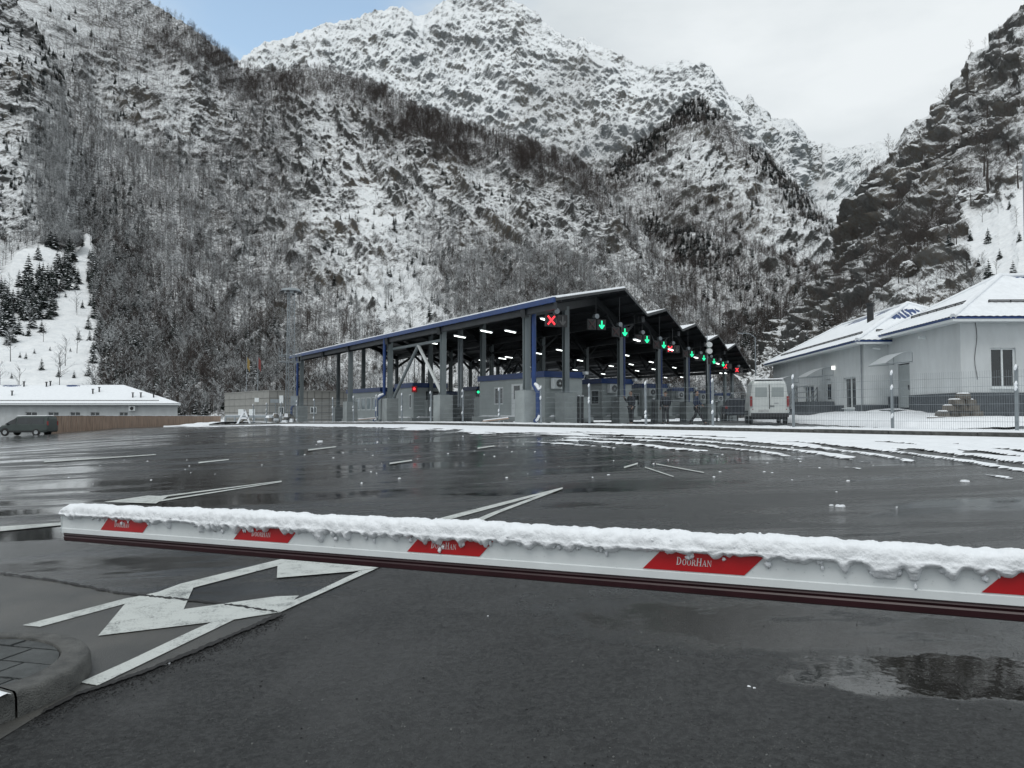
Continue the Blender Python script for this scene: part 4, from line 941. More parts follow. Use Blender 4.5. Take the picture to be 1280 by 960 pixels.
# ================================================================== THE TWO SERVICE BUILDINGS AT THE RIGHT
UX = Vector((.996, -.02, 0)); UX.normalize(); UY = Vector((.086, 1, 0)).normalized(); NX = Vector((-1, .086, 0)).normalized(); NYf = Vector((-.02, -.996, 0)).normalized()
def zpx(py, Y, px=1200): return at(px, py, Y)[2]
def service_house(name, label, corner, Lf, Ld, zb, zp, ze, ops_left, ops_front):
    """corner = near left corner; left wall runs back along UY, front wall runs right along UX"""
    c = Vector((corner[0], corner[1], 0)); root = thing(name, label, 'building', (c.x, c.y, zb))
    mb = MB(); wall_mb(mb, c + UY * Ld, -UY, NX, Ld, zp, ze, [(Ld - b_, Ld - a, z0, z1) for a, b_, z0, z1, *_ in ops_left]); 
    wall_mb(mb, c, UX, NYf, Lf, zp, ze, [q[:4] for q in ops_front])
    r_ = c + UX * Lf; mb.face([r_ + Vector((0, 0, zb)), r_ + UY * Ld + Vector((0, 0, zb)), r_ + UY * Ld + Vector((0, 0, ze)), r_ + Vector((0, 0, ze))])
    b2 = c + UY * Ld; mb.face([b2 + Vector((0, 0, zb)), b2 + UX * Lf + Vector((0, 0, zb)), b2 + UX * Lf + Vector((0, 0, ze)), b2 + Vector((0, 0, ze))])
    mb.build('wall', M['wall'], root, True)
    mb = MB(); pr = .03      # plinth proud of the wall, cut at doors
    cuts = [(a, b_) for a, b_, z0, z1, *_ in ops_left if z0 < zp + .01]; xs = [0] + [q for c_ in sorted(cuts) for q in c_] + [Ld]
    for i in range(0, len(xs), 2):
        a, b_ = xs[i], xs[i + 1]; m_ = c + UY * (a + b_) / 2 - NX * (-pr / 2); mb.box((m_.x, m_.y, (zb + zp) / 2), (pr + .06, b_ - a, zp - zb), ax=(NX, UY, Vector((0, 0, 1))))
    m_ = c + UX * Lf / 2 + NYf * pr / 2; mb.box((m_.x, m_.y, (zb + zp) / 2), (Lf + .1, pr + .06, zp - zb), ax=(UX, NYf, Vector((0, 0, 1))))
    mb.build('plinth', M['plinth'], root, True)
    return root, c
zl = lambda py, Y: zpx(py, Y)
# nearer house
g1 = CH - .42
R1, c1 = service_house('service_building', 'near grey rendered building with snowy blue hipped roof, right edge of view', (18.95, 32.4), 16, 7.6, g1, CH + .85, CH + 3.98,
    [(5.05, 6.45, CH + .25, CH + 2.45)], [(1.25, 2.30, CH + 1.05, CH + 2.74)])
window(R1, c1, UX, NYf, 1.25, 2.30, CH + 1.05, CH + 2.74, 2)
p = c1 + UY * 5.75 + NX * -.08
dr = MB().box((p.x, p.y, CH + 1.33), (.06, 1.36, 2.14), ax=(NX, UY, Vector((0, 0, 1)))).build('door', mat('grey_door', (.30, .33, .335), .5, var=.06), R1, True)
q = p + NX * .06 - UY * .5; MB().box((q.x, q.y, CH + 1.25), (.05, .05, .22), ax=(NX, UY, Vector((0, 0, 1)))).build('handle', M['black'], dr, True)
p = c1 + UY * 5.75 + NX * .55; MB().box((p.x, p.y, (g1 + CH + .24) / 2), (.7, 1.6, CH + .24 - g1 - .2), ax=(NX, UY, Vector((0, 0, 1)))).build('step', M['plinth'], R1, True)
M['hoodsheet'] = mat('frosted_sheet', (.78, .80, .81), .5, var=.04)
_t = M['hoodsheet'].node_tree; _b = _t.nodes['Principled BSDF']; _tr = N(_t, 'ShaderNodeBsdfTranslucent'); _tr.inputs[0].default_value = (.85, .88, .9, 1); _mx = N(_t, 'ShaderNodeMixShader'); _mx.inputs[0].default_value = .65
_t.links.new(_b.outputs[0], _mx.inputs[1]); _t.links.new(_tr.outputs[0], _mx.inputs[2]); _t.links.new(_mx.outputs[0], _t.nodes['Material Output'].inputs[0])
def door_hood(parent, c, s0, s1, z, outw=1.1):
    root = parent; A = []
    for i in range(7):
        f = i / 6; x = outw * f; zz = z + .62 * math.cos(f * 1.5) - .34; A.append((x, zz))
    P = np.zeros((7, 2, 3)); off = np.array(root.location)
    for i, (x, zz) in enumerate(A):
        for j, s_ in enumerate((s0, s1)): q = c + UY * s_ + NX * x; P[i, j] = (q.x, q.y, zz)
    o = grid_mesh('door_hood', P - off, M['hoodsheet'], parent=root)
    mb = MB()
    for s_ in (s0, s1):
        q = c + UY * s_; e = q + NX * outw; mb.tube([(q.x, q.y, z - .25), (e.x, e.y, A[-1][1] - .04)], .02, 5); mb.tube([(q.x, q.y, z + .2), (q.x, q.y, z - .25)], .02, 5)
    mb.build('bracket', M['galv'], o, True)
door_hood(R1, c1, 4.7, 6.9, CH + 2.72, 1.25)
mb = MB(); ze = CH + 3.98; ov = .55
def hip(root, c, Lf, Ld, ze, ridge_along, rise, ov=.55, bares=(0, 0), seeds=(1, 2), cam_slopes=True):
    def P(a, b_, z): q = c + UX * a + UY * b_; return Vector((q.x, q.y, z))
    a0, a1, b0, b1 = -ov, Lf + ov, -ov, Ld + ov; zt = ze + rise
    if ridge_along == 'x': hw = (b1 - b0) / 2; r0 = P(a0 + hw, b0 + hw, zt); r1 = P(a1 - hw, b0 + hw, zt)
    else: hw = (a1 - a0) / 2; r0 = P(a0 + hw, b0 + hw, zt); r1 = P(a0 + hw, b1 - hw, zt)
    return P, a0, a1, b0, b1, r0, r1
P, a0, a1, b0, b1, r0, r1 = hip(R1, c1, 16, 7.6, ze, 'x', 2.45)
roof_plane(R1, P(a0, b0, ze), P(a1, b0, ze), r1, r0, -.1, seed=3, bias=lambda U, V: .7 * sstep(.92, .97, V) * (U > .06))
roof_plane(R1, P(a0, b1, ze), P(a0, b0, ze), r0, r0, -.1, seed=7, bias=lambda U, V: .5 * sstep(.75, .86, V) * sstep(.25, .4, U) * sstep(.8, .6, U))
roof_plane(R1, P(a1, b0, ze), P(a1, b1, ze), r1, r1, 0, seed=9); roof_plane(R1, P(a1, b1, ze), P(a0, b1, ze), r0, r1, 0, seed=11)
def eave(root, P, a0, a1, b0, b1, ze):
    mb = MB(); A, B, C_, D_ = P(a0, b1, ze), P(a0, b0, ze), P(a1, b0, ze), P(a1, b1, ze)
    for q0, q1 in ((A, B), (B, C_), (C_, D_)): mb.bar(q0 - Vector((0, 0, .10)), q1 - Vector((0, 0, .10)), .03, .15)
    mb.face([q - Vector((0, 0, .16)) for q in (A, B, C_, D_)]); mb.build('fascia', M['white'], root, True)
    mb = MB()
    for q0, q1 in ((A, B), (B, C_)): d = (q1 - q0).normalized(); mb.tube([q0 + Vector((0, 0, -.03)), q1 + Vector((0, 0, -.03))], .045, 6)
    mb.build('gutter', M['blue'], root, True)
def snow_guard(root, A, B, R_A, R_B, f=.16):
    a = A.lerp(R_A, f); b_ = B.lerp(R_B, f); a = a.lerp(b_, .06); b_ = b_.lerp(a, .04); mb = MB(); up = Vector((0, 0, .16)); n = int((b_ - a).length / .9)
    mb.tube([a + up, b_ + up], .03, 6); mb.tube([a + up * .6, b_ + up * .6], .025, 6)
    for k in range(n + 1): q = a.lerp(b_, k / n); mb.bar(q - up * .2, q + up, .04)
    mb.build('snow_guard', M['black'], root, True)
for q0_, q1_ in ((P(a0, b0, ze), r0), (P(a0, b1, ze), r0), (r0, r1)): MB().tube([q0_ + Vector((0, 0, .03)), q1_ + Vector((0, 0, .06))], .13, 8).build('ridge_snow', M['snow'], R1, True)
eave(R1, P, a0, a1, b0, b1, ze); snow_guard(R1, P(a0, b0, ze), P(a1, b0, ze), r0, r1, .3); snow_guard(R1, P(a0, b1, ze), P(a0, b0, ze), r0, r0, .3)
# thin cable hanging down the front wall
x = c1 + UX * .62 + NYf * .03; mb = MB(); mb.tube([(x.x + .06 * math.sin(k * .9), x.y, CH + 3.8 - k * .3) for k in range(9)], .012, 5); mb.build('cable', M['black'], R1, True)
def wall_camera(root, p, n):
    mb = MB(); mb.tube([p, p + n * .2], .03, 6); mb.tube([p + n * .2 - Vector((.15, 0, 0)), p + n * .25 + Vector((.22, 0, -.04))], .055, 8); mb.build('camera', M['white'], root, True)
wall_camera(R1, c1 + UY * 3.2 + Vector((0, 0, CH + 3.5)), NX)
# farther house
g2 = CH - .38
R2, c2 = service_house('service_building', 'far grey rendered building with snowy blue hip roof, porch steps and chimney', (18.36, 40), 8, 18.8, g2, CH + 1.12 - .7, CH + 3.72,
    [(1.3, 3.2, CH + .25, CH + 1.95), (5.3, 6.3, CH - .1, CH + 2.0), (8.7, 11.0, CH + .4, CH + 1.75), (12.3, 14.0, CH + .2, CH + 1.9), (14.9, 15.9, CH - .3, CH + 1.9)], [])
# plinth top follows
for a, b_, c_, d_ in ((1.3, 3.2, CH + .25, CH + 1.95), (8.7, 11.0, CH + .4, CH + 1.75), (12.3, 14.0, CH + .2, CH + 1.9)):
    window(R2, c2 + UY * 18.8, -UY, NX, 18.8 - b_, 18.8 - a, c_, d_, 2)
for a, b_, c_, d_ in ((5.3, 6.3, CH - .1, CH + 2.0), (14.9, 15.9, CH - .3, CH + 1.9)):
    p = c2 + UY * (a + b_) / 2 - NX * .1; dr = MB().box((p.x, p.y, (c_ + d_) / 2), (.06, b_ - a - .02, d_ - c_ - .02), ax=(NX, UY, Vector((0, 0, 1)))).build('door', M['white'], R2, True)
    q = p + NX * .036; MB().box((q.x, q.y, c_ + 1.35), (.01, .6, .9), ax=(NX, UY, Vector((0, 0, 1)))).build('door_glass', M['glass'], dr, True)
ze2 = CH + 3.72
P, a0, a1, b0, b1, r0, r1 = hip(R2, c2, 8, 18.8, ze2, 'y', 2.5)
roof_plane(R2, P(a0, b1, ze2), P(a0, b0, ze2), r0, r1, -.08, seed=13, bias=lambda U, V: .65 * sstep(.80, .9, V) * sstep(.05, .2, U) * sstep(.9, .75, U) + .5 * sstep(.35, .5, V) * sstep(.80, .9, U) * (U < .93))
roof_plane(R2, P(a0, b0, ze2), P(a1, b0, ze2), r0, r0, -.05, seed=17, bias=lambda U, V: .62 * sstep(.45, .6, V) * sstep(.9, .8, V))
roof_plane(R2, P(a1, b0, ze2), P(a1, b1, ze2), r1, r0, 0, seed=19); roof_plane(R2, P(a1, b1, ze2), P(a0, b1, ze2), r1, r1, 0, seed=21)
for q0_, q1_ in ((P(a0, b0, ze2), r0), (P(a1, b0, ze2), r0), (r0, r1), (P(a0, b1, ze2), r1)): MB().tube([q0_ + Vector((0, 0, .03)), q1_ + Vector((0, 0, .06))], .13, 8).build('ridge_snow', M['snow'], R2, True)
eave(R2, P, a0, a1, b0, b1, ze2); snow_guard(R2, P(a0, b1, ze2), P(a0, b0, ze2), r1, r0, .18); snow_guard(R2, P(a0, b0, ze2), P(a1, b0, ze2), r0, r0, .2)
x, y, z = at(1088, 400, 45.5); MB().tube([(x, y, z - .6), (x, y, z + .9)], .19, 10).tube([(x, y, z + .9), (x, y, z + 1.0)], .26, 10).build('chimney', M['black'], R2, True)
door_hood(R2, c2, 4.9, 6.9, CH + 2.45, 1.5); door_hood(R2, c2, 12.0, 16.4, CH + 2.3, 1.6)
wall_camera(R2, c2 + UX * .5 + Vector((0, 0, CH + 3.35)), NYf)
p = c2 + UY * 4.6 + NX * .1; MB().tube([(p.x, p.y, CH + 2.5), (p.x, p.y, CH + 2.72)], .10, 8).build('wall_lamp', M['glow'], R2, True)
p = c2 + UX * -.0 + UY * .25 + NX * .07; MB().tube([(p.x, p.y, CH + 3.6), (p.x, p.y, CH - .3)], .035, 6).build('rain_pipe', M['galv'], R2, True)
# porch stair with rails
st = thing('porch_stairs', 'snowy steps with shiny tubular railing at the far building door', 'stairs', tuple((c2 + UY * 6 + NX * 1.2)[:2]) + (g2,))
for k in range(4):
    q = c2 + UY * (7.8 + .45 * k) + NX * .8; hh = .85 - .2 * k; MB().box((q.x, q.y, g2 + hh / 2), (1.5, .45, hh), ax=(NX, UY, Vector((0, 0, 1)))).build('step', M['plinth'], st, True)
    MB().box((q.x, q.y, g2 + hh + .02), (1.45, .40, .04), ax=(NX, UY, Vector((0, 0, 1)))).build('step_snow', M['snow'], st, True)
q = c2 + UY * 6.1 + NX * .8; MB().box((q.x, q.y, g2 + .52), (1.5, 2.8, 1.04), ax=(NX, UY, Vector((0, 0, 1)))).build('landing', M['plinth'], st, True)
mb = MB()
for side in (.12, 1.5):
    A = c2 + UY * 4.8 + NX * side; B = c2 + UY * 7.6 + NX * side; E_ = c2 + UY * 9.7 + NX * side
    if side < 1:  A = B
    for hh in (.3, .6, .95):
        pts = [(A.x, A.y, g2 + 1.0 + hh), (B.x, B.y, g2 + 1.0 + hh), (E_.x, E_.y, g2 + .15 + hh)]
        mb.tube(pts[1:] if side < 1 else pts, .028, 6)
    for q, zz in ((A, 1.0), (B, 1.0), (B.lerp(E_, .5), .6), (E_, .1)): mb.tube([(q.x, q.y, g2 + zz), (q.x, q.y, g2 + zz + .97)], .028, 6)
mb.build('railing', M['galv'], st, True)
# snowed yard in front of the houses
mb = None
yu = np.arange(-4.4, 22, .25); yw = np.arange(-.4, 4.2, .2); A_, B_ = np.meshgrid(yu, yw, indexing='ij')
X = c1.x + UY.x * A_ + NX.x * B_; Y = c1.y + UY.y * A_ + NX.y * B_
Zs = CH - .30 + (np.interp(A_, [0, 7, 20], [.16, .56, .60])) * np.clip(1 - B_ / 3.9, 0, 1) - .35 * sstep(3.7, 4.1, B_) - .35 * sstep(-3.8, -4.3, A_) + .06 * fbm(X * 1.2, Y * 1.2, 0 * X, 3)
mk_ = B_ < 9
grid_mesh('snowy_yard', np.stack([X, Y, Zs], -1), M['snow'], mask=mk_, kind='structure')
# second strip, before the front wall
A_, B_ = np.meshgrid(np.arange(-.3, 22, .25), np.arange(0, 4.4, .2), indexing='ij'); X = c1.x + UX.x * A_ + NYf.x * B_; Y = c1.y + UX.y * A_ + NYf.y * B_
Zs = CH - .30 + .16 * np.clip(1 - B_ / 4.0, 0, 1) - .35 * sstep(3.8, 4.2, B_) + .10 * fbm(X * 1.2, Y * 1.2, 0 * X, 3) + .35 * np.exp(-((A_ - 3.0) ** 2 + (B_ - 3) ** 2) / .8)
grid_mesh('snowy_yard', np.stack([X, Y, Zs], -1), M['snow'], kind='structure')
# stack of old stones at the wall
rs = thing('stone_stack', 'stack of rough dark stones with snow beside the near building door', 'stones', tuple(at(1190, 518, 31.6)[:2]) + (g1,))
r = random.Random(4); x0, y0, _ = at(1192, 518, 31.4)
for k in range(26):
    row = k // 5; i_ = k % 5
    if i_ < row - (k % 3 == 0) or (row == 0 and i_ == 1): continue
    xx = x0 - .8 + i_ * .42 - row * .10 + r.uniform(-.12, .12); hz = .24
    o = MB().box((xx, y0 + r.uniform(-.15, .15), g1 + .13 + row * hz), (.42, .5, .22), rz=r.uniform(-.2, .2), taper=r.uniform(.85, 1)).build('stone', M['rubble'], rs, True)
    if i_ <= row or row > 2: MB().box((xx, y0, g1 + .26 + row * hz), (.34, .4, .05), rz=r.uniform(-.2, .2), taper=.7).build('snow_cap', M['snow'], o, True)

# ================================================================== LEFT LONG BUILDING
YB = 120.; bl_r = at(222, 510, YB)[0]; zg = CH - 2.2; zE = zl(504.5, YB)
BL = thing('long_building', 'long low grey building with snowy roof behind the wooden fence', 'building', (bl_r - 30, YB, zg))
Lw = 62; p0 = Vector((bl_r - Lw, YB, 0)); ux = Vector((1, 0, 0)); ny = Vector((0, -1, 0))
def xs_(px): return at(px, 510, YB)[0] - p0.x
ops = []
for a, b_, y0_, y1_ in ((32, 46.5, 515, 526), (60, 73.5, 515, 526), (87.5, 100.5, 515, 526), (113, 124.5, 515, 526), (149, 160, 515, 526), (-30, -18, 515, 526), (-62, -50, 515, 526)):
    ops.append((xs_(a), xs_(b_), zl(y1_, YB), zl(y0_, YB)))
mb = MB(); wall_mb(mb, p0, ux, ny, Lw, zg, zE, ops); rr = p0 + ux * Lw
mb.face([(rr.x, YB, zg), (rr.x * 133.5 / 120, YB + 13, zg), (rr.x * 133.5 / 120, YB + 13, zE), (rr.x, YB, zE)]); mb.build('wall', M['wall'], BL, True)
for o_ in ops: window(BL, p0, ux, ny, *o_, 2)
xA, xB = p0.x - 1, rr.x + .8; zr = zl(481.5, YB + 7)
v = [Vector(q) for q in ((xA, YB - .8, zE), (xB, YB - .8, zE), (at(155, 482, YB + 7)[0], YB + 7, zr), (xA + 8, YB + 7, zr))]
roof_plane(BL, *v, -.2, seed=31, bias=lambda U, V: .75 * sstep(.86, .93, V) * (.5 + .5 * np.sin(U * 25)))
xK = xB * 134.5 / 119.2 - .3
roof_plane(BL, v[1], Vector((xK, YB + 14.5, zE)), v[2], v[2], -.1, seed=33); roof_plane(BL, Vector((xK, YB + 14.5, zE)), Vector((xA, YB + 14.5, zE)), v[3], v[2], 0, seed=35)
mb = MB(); mb.bar(v[0] - Vector((0, 0, .12)), v[1] - Vector((0, 0, .12)), .05, .22); mb.bar(v[1] - Vector((0, 0, .12)), Vector((xK, YB + 14, zE - .12)), .05, .22); mb.build('fascia', M['white'], BL, True)
snow_guard(BL, v[0], v[1], v[3], v[2], .12)
for px, py, f in ((30, 480, .92), (58, 482, .9), (63, 479, .95), (15, 495, .4), (116, 492, .5), (124, 489, .6), (166, 497, .3), (176, 497, .3), (192, 497, .3)):
    Yv = YB - .8 + 7.8 * f; x, y, z = at(px, py, Yv); zrf = zE + (zr - zE) * f
    MB().tube([(x, y, zrf - .1), (x, y, zrf + .7)], .11, 8).tube([(x, y, zrf + .72), (x, y, zrf + .85)], .20, 8).build('roof_vent', M['black'], BL, True)
x, y, z = at(165.5, 510.5, YB - .3); a_ = MB().box((x, y, z), (1.0, .4, .75)).build('ac_unit', M['white'], BL, True); MB().tube([(x, y - .2, z), (x, y - .23, z)], .28, 12).build('fan_grille', M['black'], a_, True)

# ================================================================== CLAD BUILDING BESIDE THE CANOPY
cA = Vector(at(281, 500, 91.7)[:2] + (0,)); cB = Vector(at(337, 500, 80.)[:2] + (0,)); cC = Vector(at(447, 500, 84.)[:2] + (0,)); zt = zl(488.5, 80); zg = CH - 1.5
TB_ = thing('clad_building', 'low flat-roofed building clad in beige square panels left of the canopy', 'building', (cB.x, cB.y, zg))
def clad(p0, p1, cutouts, cols_):
    u = (p1 - p0); L = u.length; u.normalize(); n = Vector((u.y, -u.x, 0)); rows = 5; hh = (zt - zg) / rows; ww = L / cols_
    mb = MB(); mb.face([p0 + Vector((0, 0, zg)), p1 + Vector((0, 0, zg)), p1 + Vector((0, 0, zt - .02)), p0 + Vector((0, 0, zt - .02))]); mb.build('wall', M['joint'], TB_, True)
    me = None
    for i in range(cols_):
        for j in range(rows):
            q = p0 + u * (ww * (i + .5)) + n * .02
            if me is None: o = MB().box((0, 0, 0), (ww - .06, .03, hh - .06)).build('cladding_panel', M['tile'], TB_); me = o.data
            else: o = bpy.data.objects.new('cladding_panel', me); C.objects.link(o); o.parent = TB_
            o.location = (q.x - TB_.location.x, q.y - TB_.location.y, zg + hh * (j + .5) - TB_.location.z); o.rotation_euler = (0, 0, math.atan2(u.y, u.x))
    for px0, px1, y0_, y1_, nm, mt in cutouts:
        def along(px):
            dx = (px - 640) / F; # ray x = dx*y
            t_ = (dx * p0.y - p0.x) / (u.x - dx * u.y); return t_
        a, b_ = along(px0), along(px1); Ym = (p0 + u * a).y; z0, z1 = zl(y1_, Ym), zl(y0_, Ym)
        if nm == 'door':
            q = p0 + u * (a + b_) / 2 + n * .06; MB().box((q.x, q.y, (z0 + z1) / 2), (b_ - a, .08, z1 - z0), ax=(u, n, Vector((0, 0, 1)))).build('door', M[mt], TB_, True)
        else: window(TB_, p0, u, n, a, b_, z0, z1, 2, depth=-.08, fm=mt)
clad(cA, cB, [(299, 305, 511.5, 520.5, 'door', 'white'), (312.5, 319.5, 511.5, 520.5, 'door', 'white')], 8)
clad(cB, cC, [(348.5, 355, 508.5, 519, 'window', 'white'), (388, 395.5, 508.5, 516.5, 'window', 'white')], 12)
mb = MB(); bk = cA + (cC - cB); mb.face([q + Vector((0, 0, zt - .05)) for q in (cA, cB, cC, bk)]); mb.build('roof', M['snow'], TB_, True)
mb = MB()
for a, b_ in ((cA, cB), (cB, cC)): mb.bar(a + Vector((0, 0, zt + .03)), b_ + Vector((0, 0, zt + .03)), .16, .1)
mb.build('parapet_cap', M['tile'], TB_, True)
x, y, z = at(324, 500, 82.6); MB().box((x, y - .1, z), (.9, .1, .45)).build('lamp_box', M['white'], TB_, True)
# white guard rails in front of it
gr = thing('guard_rail', 'white snowy guard rail in front of the beige clad building', 'guard rail', tuple(at(280, 526, 74)[:2]) + (CH - 1.2,))
pts = [Vector(at(px, 520.5, Yr)) for px, Yr in ((282, 78), (318, 75), (360, 72))]
for q0, q1 in zip(pts[:-1], pts[1:]): MB().bar(q0, q1, .06, .22).build('beam', M['galv'], gr, True); MB().bar(q0 + Vector((0, 0, .13)), q1 + Vector((0, 0, .13)), .1, .05).build('beam_snow', M['snow'], gr, True)
for k in range(7):
    q = pts[0].lerp(pts[1], k / 3) if k <= 3 else pts[1].lerp(pts[2], (k - 3) / 3); MB().bar(q, q - Vector((0, 0, 1.0)), .12).build('rail_post', M['galv'], gr, True)

# ================================================================== WOODEN BOARD FENCE
wf = thing('board_fence', 'brown wooden board fence running back behind the parked minivan', 'fence', (-50, 84, CH - 2.2))
A = Vector(at(57, 541, 82)); B = Vector(at(276, 529, 132)); At = Vector(at(57, 519.5, 82)); Bt = Vector(at(276, 520, 132)); nb = 110
for k in range(nb):
    f0, f1 = k / nb, (k + .90) / nb; a = A.lerp(B, f0); b_ = A.lerp(B, f1); ta = At.lerp(Bt, f0); tb = At.lerp(Bt, f1); j = random.uniform(-.04, .04); th_ = Vector((-.03 + random.uniform(-.012, .012), 0, 0))
    MB().prism([(a.x, a.y, a.z - .3), (b_.x, b_.y, b_.z - .3), (tb.x, tb.y, tb.z + j), (ta.x, ta.y, ta.z + j)], th_).build('board', M['wood'], wf, True)
mb = MB()
for f in (.2, .8): mb.bar(A.lerp(At, f) + Vector((-.08, 0, 0)), B.lerp(Bt, f) + Vector((-.08, 0, 0)), .06, .1)
mb.build('rail', M['wood'], wf, True)
mb = MB(); mb.bar(At + Vector((0, 0, .03)), Bt + Vector((0, 0, .03)), .12, .05); mb.build('snow_line', M['snow'], wf, True)
# ================================================================== BOOTHS UNDER THE CANOPY
RB = math.atan2(.527, .85)
BX = Vector((.85, .527, 0)); BY = Vector((-.527, .85, 0))
def booth(kind_, x, y, L, label, ac=True):
    """local x across (0..2.45), local y along the lane (0..L)"""
    g = CH - .47; root = thing('booth', label, 'booth', (x, y, g), RB, 'inspection booths under the canopy')
    W = 2.45; z1 = 2.36
    if kind_ == 'A': ops = [(L - 2.75, L - 1.75, .95, 1.95), (.3, 1.2, 1.0, 1.95)]; dr = (L - 4.9, L - 3.7)
    elif kind_ == 'B': ops = [(.35, .75, .9, 1.9)]; dr = None
    else: ops = [(.9 + 1.15 * k, 1.85 + 1.15 * k, .95, 1.95) for k in range(4)]; dr = None
    mb = MB(); Z0 = Vector((0, 0, 0))
    wall_mb(mb, (0, L, 0), (0, -1, 0), (-1, 0, 0), L, .25, z1, [(L - b_, L - a, c_, d_) for a, b_, c_, d_ in ops], .08)
    e_ops = [(.95, 1.9, .3, 2.1)] if kind_ == 'B' else []
    wall_mb(mb, (0, 0, 0), (1, 0, 0), (0, -1, 0), W, .25, z1, e_ops, .08)
    mb.face([(W, 0, .25), (W, L, .25), (W, L, z1), (W, 0, z1)]); mb.face([(W, L, .25), (0, L, .25), (0, L, z1), (W, L, z1)])
    mb.face([(-.1, -.1, z1 + .27), (W + .1, -.1, z1 + .27), (W + .1, L + .1, z1 + .27), (-.1, L + .1, z1 + .27)])
    mb.build('wall', M['booth'], root)
    mb = MB(); mb.box((W / 2, -.09, z1 + .15), (W + .24, .06, .32)).box((-.09, L / 2, z1 + .15), (.06, L + .12, .32)).box((W + .09, L / 2, z1 + .15), (.06, L + .12, .32)); mb.build('fascia', M['blue'], root)
    for a, b_, c_, d_ in ops: window(root, (0, L, 0), (0, -1, 0), (-1, 0, 0), L - b_, L - a, c_, d_, 1, depth=.04, gm='paleglass' if kind_ == 'C' else 'glass', world=False, sill=False)
    for a, b_, c_, d_ in e_ops: MB().box(((a + b_) / 2, .07, (c_ + d_) / 2), (b_ - a, .05, d_ - c_)).build('door', M['black'], root)
    if kind_ == 'A':
        a, b_ = dr; d0 = MB().box((-.02, (a + b_) / 2, 1.15), (.05, b_ - a - .06, 1.85)).build('door', M['white'], root); MB().box((-.05, (a + b_) / 2, 1.6), (.012, .6, .75)).build('door_glass', M['glass'], d0)
    MB().box((W / 2, L / 2 - .1, .12), (W + .7, L + .9, .26)).build('plinth', M['pier'], root)
    mb = MB(); mb.box((W * .35, -.38, .30), (1.5, .36, .12), taper=.8); mb.box((-.2, L * .5, .29), (.24, L * .9, .08), taper=.8); mb.build('base_snow', M['snow'], root)
    if ac:
        a_ = MB().box((.72, -.27, 2.02), (.82, .32, .56)).build('ac_unit', M['white'], root)
        MB().tube([(.66, -.42, 2.02), (.66, -.455, 2.02)], .21, 14).build('fan_grille', M['black'], a_)
        f_ = MB(); 
        for k in range(5): f_.bar((.66 - .2, -.462, 1.86 + .08 * k), (.66 + .2, -.462, 1.86 + .08 * k), .012)
        f_.tube([(.66, -.46, 2.02), (.66, -.47, 2.02)], .06, 8); f_.build('fan_guard', M['alu'], a_)
        MB().box((W + .05, -.22, 2.62), (.2, .3, .16)).bar((W + .05, -.2, 2.5), (W + .05, -.05, 2.3), .05).build('camera', M['white'], root)
        MB().box((W * .62, -.05, 1.18), (1.25, .05, .05)).build('shelf', M['white'], root)
        MB().box((W - .75, -.55, .75), (1.1, .5, 1.1)).build('equipment_cabinet', M['booth'], root)
    return root
names = ['nearest and leftmost', 'second', 'third', 'fourth', 'fifth', 'sixth']
protA = None
for k in range(6):
    x, y = 1.73 + 4.03 * k, 40.5 + 8.6 * k
    lab = 'grey booth with blue fascia and end-mounted outdoor unit, %s in the front row' % ('leftmost' if k == 0 else ORD[k])
    if k == 0: protA = booth('A', x, y, 7.0, lab)
    else:
        o = dup(protA, (x, y, CH - .47 + .02 * 0), None, lab)
protB = booth('B', -6.8, 53.0, 3.0, 'short grey booth with dark end door, left of the V brace', ac=False)
dup(protB, (-6.8 + 4.03, 53 + 8.6, CH - .55), None, 'shaded short booth seen between two piers right of the V brace')
protC = booth('C', -9.9, 58.0, 7.3, 'grey booth with a row of four pale windows at the far left bay', ac=False); protC.location.z = CH - .75; protB.location.z = CH - .6
dup(protC, (-9.9 + 4.03, 66.6, CH - .8), None, 'shaded booth with four pale windows, behind the one in the far left bay')
# small signals on the far booths
for (px, py, Y_, mt, mt2, nm, cat_) in ((518, 486.5, 52.2, 'red', 'ledred', 'small red light box hanging in the left bay', 'traffic signal'), (598, 490.5, 50, 'black', 'ledgreen', 'small green signal lit before the shaded booth', 'traffic signal')):
    x, y, z = at(px, py, Y_); o = thing('lane_lamp', nm, cat_, (x, y, z)); MB().box((0, 0, 0), (.34, .22, .42)).build('housing', M[mt], o); MB().tube([(0, -.11, .02), (0, -.13, .02)], .09, 10).build('lens', M[mt2], o)
    MB().bar((0, .05, .2), (0, .05, 2.4), .04).build('rod', M['dark'], o)

# dark bollards and safety posts among the lanes
b0_ = None
for i, (px, py, Y_) in enumerate(((723, 527, 40.2), (728, 527, 40.6), (817, 524, 49), (896, 522, 58), (911, 521, 64), (922, 520, 70))):
    x, y, z = at(px, py, Y_); zg = float(H(x, y)) - .05
    if b0_ is None:
        b0_ = thing('bollard', '', 'bollard', group='dark bollards at the booth islands'); MB().tube([(0, 0, 0), (0, 0, 1.5)], .07, 8).build('post', M['black'], b0_); MB().tube([(0, 0, 1.5), (0, 0, 1.55)], .08, 8).build('cap', M['snow'], b0_); o = b0_
    else: o = dup(b0_)
    o.location = (x, y, zg); o['label'] = 'thin dark bollard by the booth islands, %s from the left' % (ORD[i]) if i else 'thin dark bollard by the booth islands, leftmost one'

